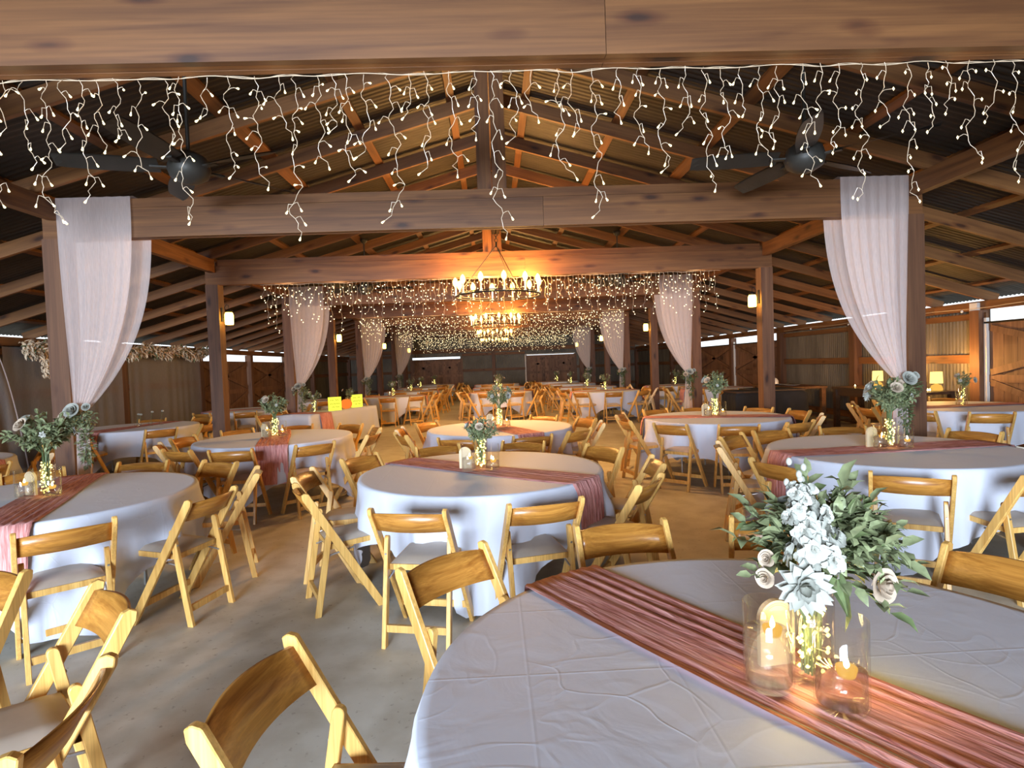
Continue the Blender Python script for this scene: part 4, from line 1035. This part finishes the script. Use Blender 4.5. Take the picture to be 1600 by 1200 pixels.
def garland():
    r = random.Random(5); t = thing('pampas_garland', 'long cream pampas grass garland along the left wall top', 'garland', (-A + .22, 0, 0))
    mb, gr = MB(), MB()
    for i in range(2300):
        y = r.uniform(9.55, 15.5); p = Vector((r.uniform(-.02, .12), y, 2.13 + .05 * sin(y * 5) + r.uniform(-.10, .09)))
        d = Vector((r.uniform(-.2, 1), r.uniform(-1, 1), r.uniform(-1, .8))); v, f = leaf_geo(.12, .035, .3)
        (mb if r.random() < .85 else gr).add(v, f, Matrix.Translation(p) @ frame(d, r))
    for i in range(120):
        z = r.uniform(1.66, 2.1); p = Vector((.06 + r.uniform(-.03, .03), 9.95 + r.uniform(-.05, .05), z)); v, f = leaf_geo(.09, .03, .3)
        mb.add(v, f, Matrix.Translation(p) @ frame(Vector((r.uniform(0, 1), r.uniform(-1, 1), -.8)), r))
    MB().tube([(.05, 9.5 + i * .5, 2.13 + .02 * sin(i)) for i in range(13)], .012, 5).obj('rope', 'stem', t)
    stuff(mb.obj('plumes', 'pampas', t)); stuff(gr.obj('foliage', 'leafd', t))
garland()

# ------------------------------------------------------------------ right aisle furniture
def console(c, L, dpt, h, label, m, planks=4):
    t = thing('console_table', label, 'table', (c[0], c[1], 0))
    for i in range(planks): MB().box(-dpt / 2 + i * dpt / planks + .002, -dpt / 2 + (i + 1) * dpt / planks - .002, -L / 2, L / 2, h - .045, h).obj('top_plank', m, t)
    for sx in (-1, 1):
        for sy in (-1, 1): MB().box(-.045, .045, -.045, .045, 0, h - .046).obj('leg', m, t, False, (sx * (dpt / 2 - .06), sy * (L / 2 - .08), 0))
    MB().box(-dpt / 2 + .05, -dpt / 2 + .08, -L / 2 + .1, L / 2 - .1, h - .17, h - .046).obj('apron', m, t)
    MB().box(-dpt / 2 + .06, dpt / 2 - .06, -L / 2 + .1, L / 2 - .1, .18, .21).obj('shelf', m, t)
console((7.1, 10.35), 2.5, .62, .86, 'dark wooden console holding the two lit lamps on the right wall', 'darkwood')
console((6.75, 13.3), 1.9, .8, .84, 'rustic wooden plank counter in front of the dark wall panels', 'beamY', 5)
def lamp(y, label):
    t = thing('table_lamp', label, 'lamp', (7.25, y, .862), 0, 'lit lamps on the dark console')
    MB().lathe([(.001, 0), (.085, 0), (.09, .03), (.07, .085), (.03, .105), (.012, .115), (.012, .14), (.001, .14)], 20).obj('base', 'wax', t, True)
    MB().lathe([(.092, .12), (.085, .31)], 24).obj('shade', 'shade', t, True)
    MB().lathe([(.001, .303), (.084, .305)], 24).obj('shade_top', 'shade', t, True)
    light('table_lamp_glow', 'POINT', (7.25, y, 1.28), 38, (1.0, .50, .12), .06)
lamp(9.38, 'glowing table lamp nearer the right edge against the corrugated wall')
lamp(10.85, 'glowing table lamp seen just left of the right front drape')
for i, (x, y) in enumerate(((7.0, 9.75), (7.0, 9.2), (6.95, 10.6), (7.0, 11.15), (6.95, 9.18))):
    t = thing('tealight', 'tiny lit tealight on the dark console, ' + ('between lamp and console end', 'right beside the nearer lamp', 'right of the farther lamp', 'left of the farther lamp', 'at the near console end')[i], 'candle', (x, y, .862), 0, 'tealights on the dark console')
    MB().lathe([(.001, 0), (.025, 0), (.03, .05), (.027, .05), (.02, .01)], 10).obj('cup', 'glass', t, True)
    MB().lathe([(.001, .012), (.012, .02), (.008, .04), (.001, .055)], 8).obj('flame', 'flame', t, True)
for i, y in enumerate((12.9, 13.4)):
    t = thing('serving_plate', ('nearer' if i == 0 else 'farther') + ' pale serving plate on the rustic plank counter', 'plate', (6.65, y, .842), 0, 'plates on the plank counter')
    MB().lathe([(.001, .004), (.10, .004), (.18, .024), (.185, .026), (.10, .010), (.001, .010)], 24).obj('plate', 'porcelain', t, True)
def black_table(c, sx_, sy_, h, label):
    t = thing('covered_table', label, 'table', (c[0], c[1], 0))
    MB().box(-sx_ / 2 + .02, sx_ / 2 - .02, -sy_ / 2 + .02, sy_ / 2 - .02, h - .03, h).obj('tabletop', 'darkwood', t)
    def fn(u, v):
        a = 2 * PI * u; k = max(abs(cos(a)), abs(sin(a))); x, y = cos(a) / k, sin(a) / k
        if v < .15: q = v / .15; return (x * q * sx_ / 2, y * q * sy_ / 2, h + .006)
        q = (v - .15) / .85; o = 1 + q * (.04 + .03 * sin(u * 90)); return (x * sx_ / 2 * o, y * sy_ / 2 * o, h + .006 - q * (h - .03))
    MB().grid(fn, 96, 8, True).obj('black_cloth', 'blackcloth', t, True)
    for a in (-1, 1):
        for b in (-1, 1): MB().box(a * (sx_ / 2 - .06) - .02, a * (sx_ / 2 - .06) + .02, b * (sy_ / 2 - .06) - .02, b * (sy_ / 2 - .06) + .02, 0, h - .03).obj('leg', 'darkwood', t)
black_table((5.75, 12.0), 1.0, 1.0, .85, 'black cloth covered table right of the second right lantern post')
black_table((5.05, 11.6), .75, .7, .85, 'black cloth covered table left of the second right lantern post')
t = thing('cake_stand', 'white domed cake stand with dark finial on the black covered table', 'cake stand', (5.75, 12.0, .858))
MB().lathe([(.001, 0), (.09, 0), (.03, .02), (.025, .06), (.15, .075), (.15, .085), (.001, .085)], 24).obj('stand', 'black', t, True)
MB().lathe([(.14, .087), (.138, .15), (.11, .20), (.05, .225), (.001, .23)], 24).obj('dome', 'porcelain', t, True)
MB().lathe([(.001, .23), (.008, .23), (.008, .33), (.001, .33)], 8).box(-.09, .09, -.012, .012, .33, .345).obj('finial', 'black', t)
# small festoon bulbs on a cable along the right eave
t = thing('festoon_string', 'pale cable with a few small globe bulbs along the right eave beam', 'string lights', (A - .10, 0, 2.2))
MB().tube([(.0, 6 + .4 * i, .012 * cos(i * PI / 2.5) - .02) for i in range(24)], .006, 4).obj('cable', 'wire', t)
for y in (8.0, 9.35, 10.6, 12.4, 13.9): MB().ball((0, y, -.055), .022, 10, 6).obj('bulb', 'porcelain', t, True)
MB().box(.0, .05, 9.05, 9.2, -.06, .06).obj('junction_box', 'white', t)
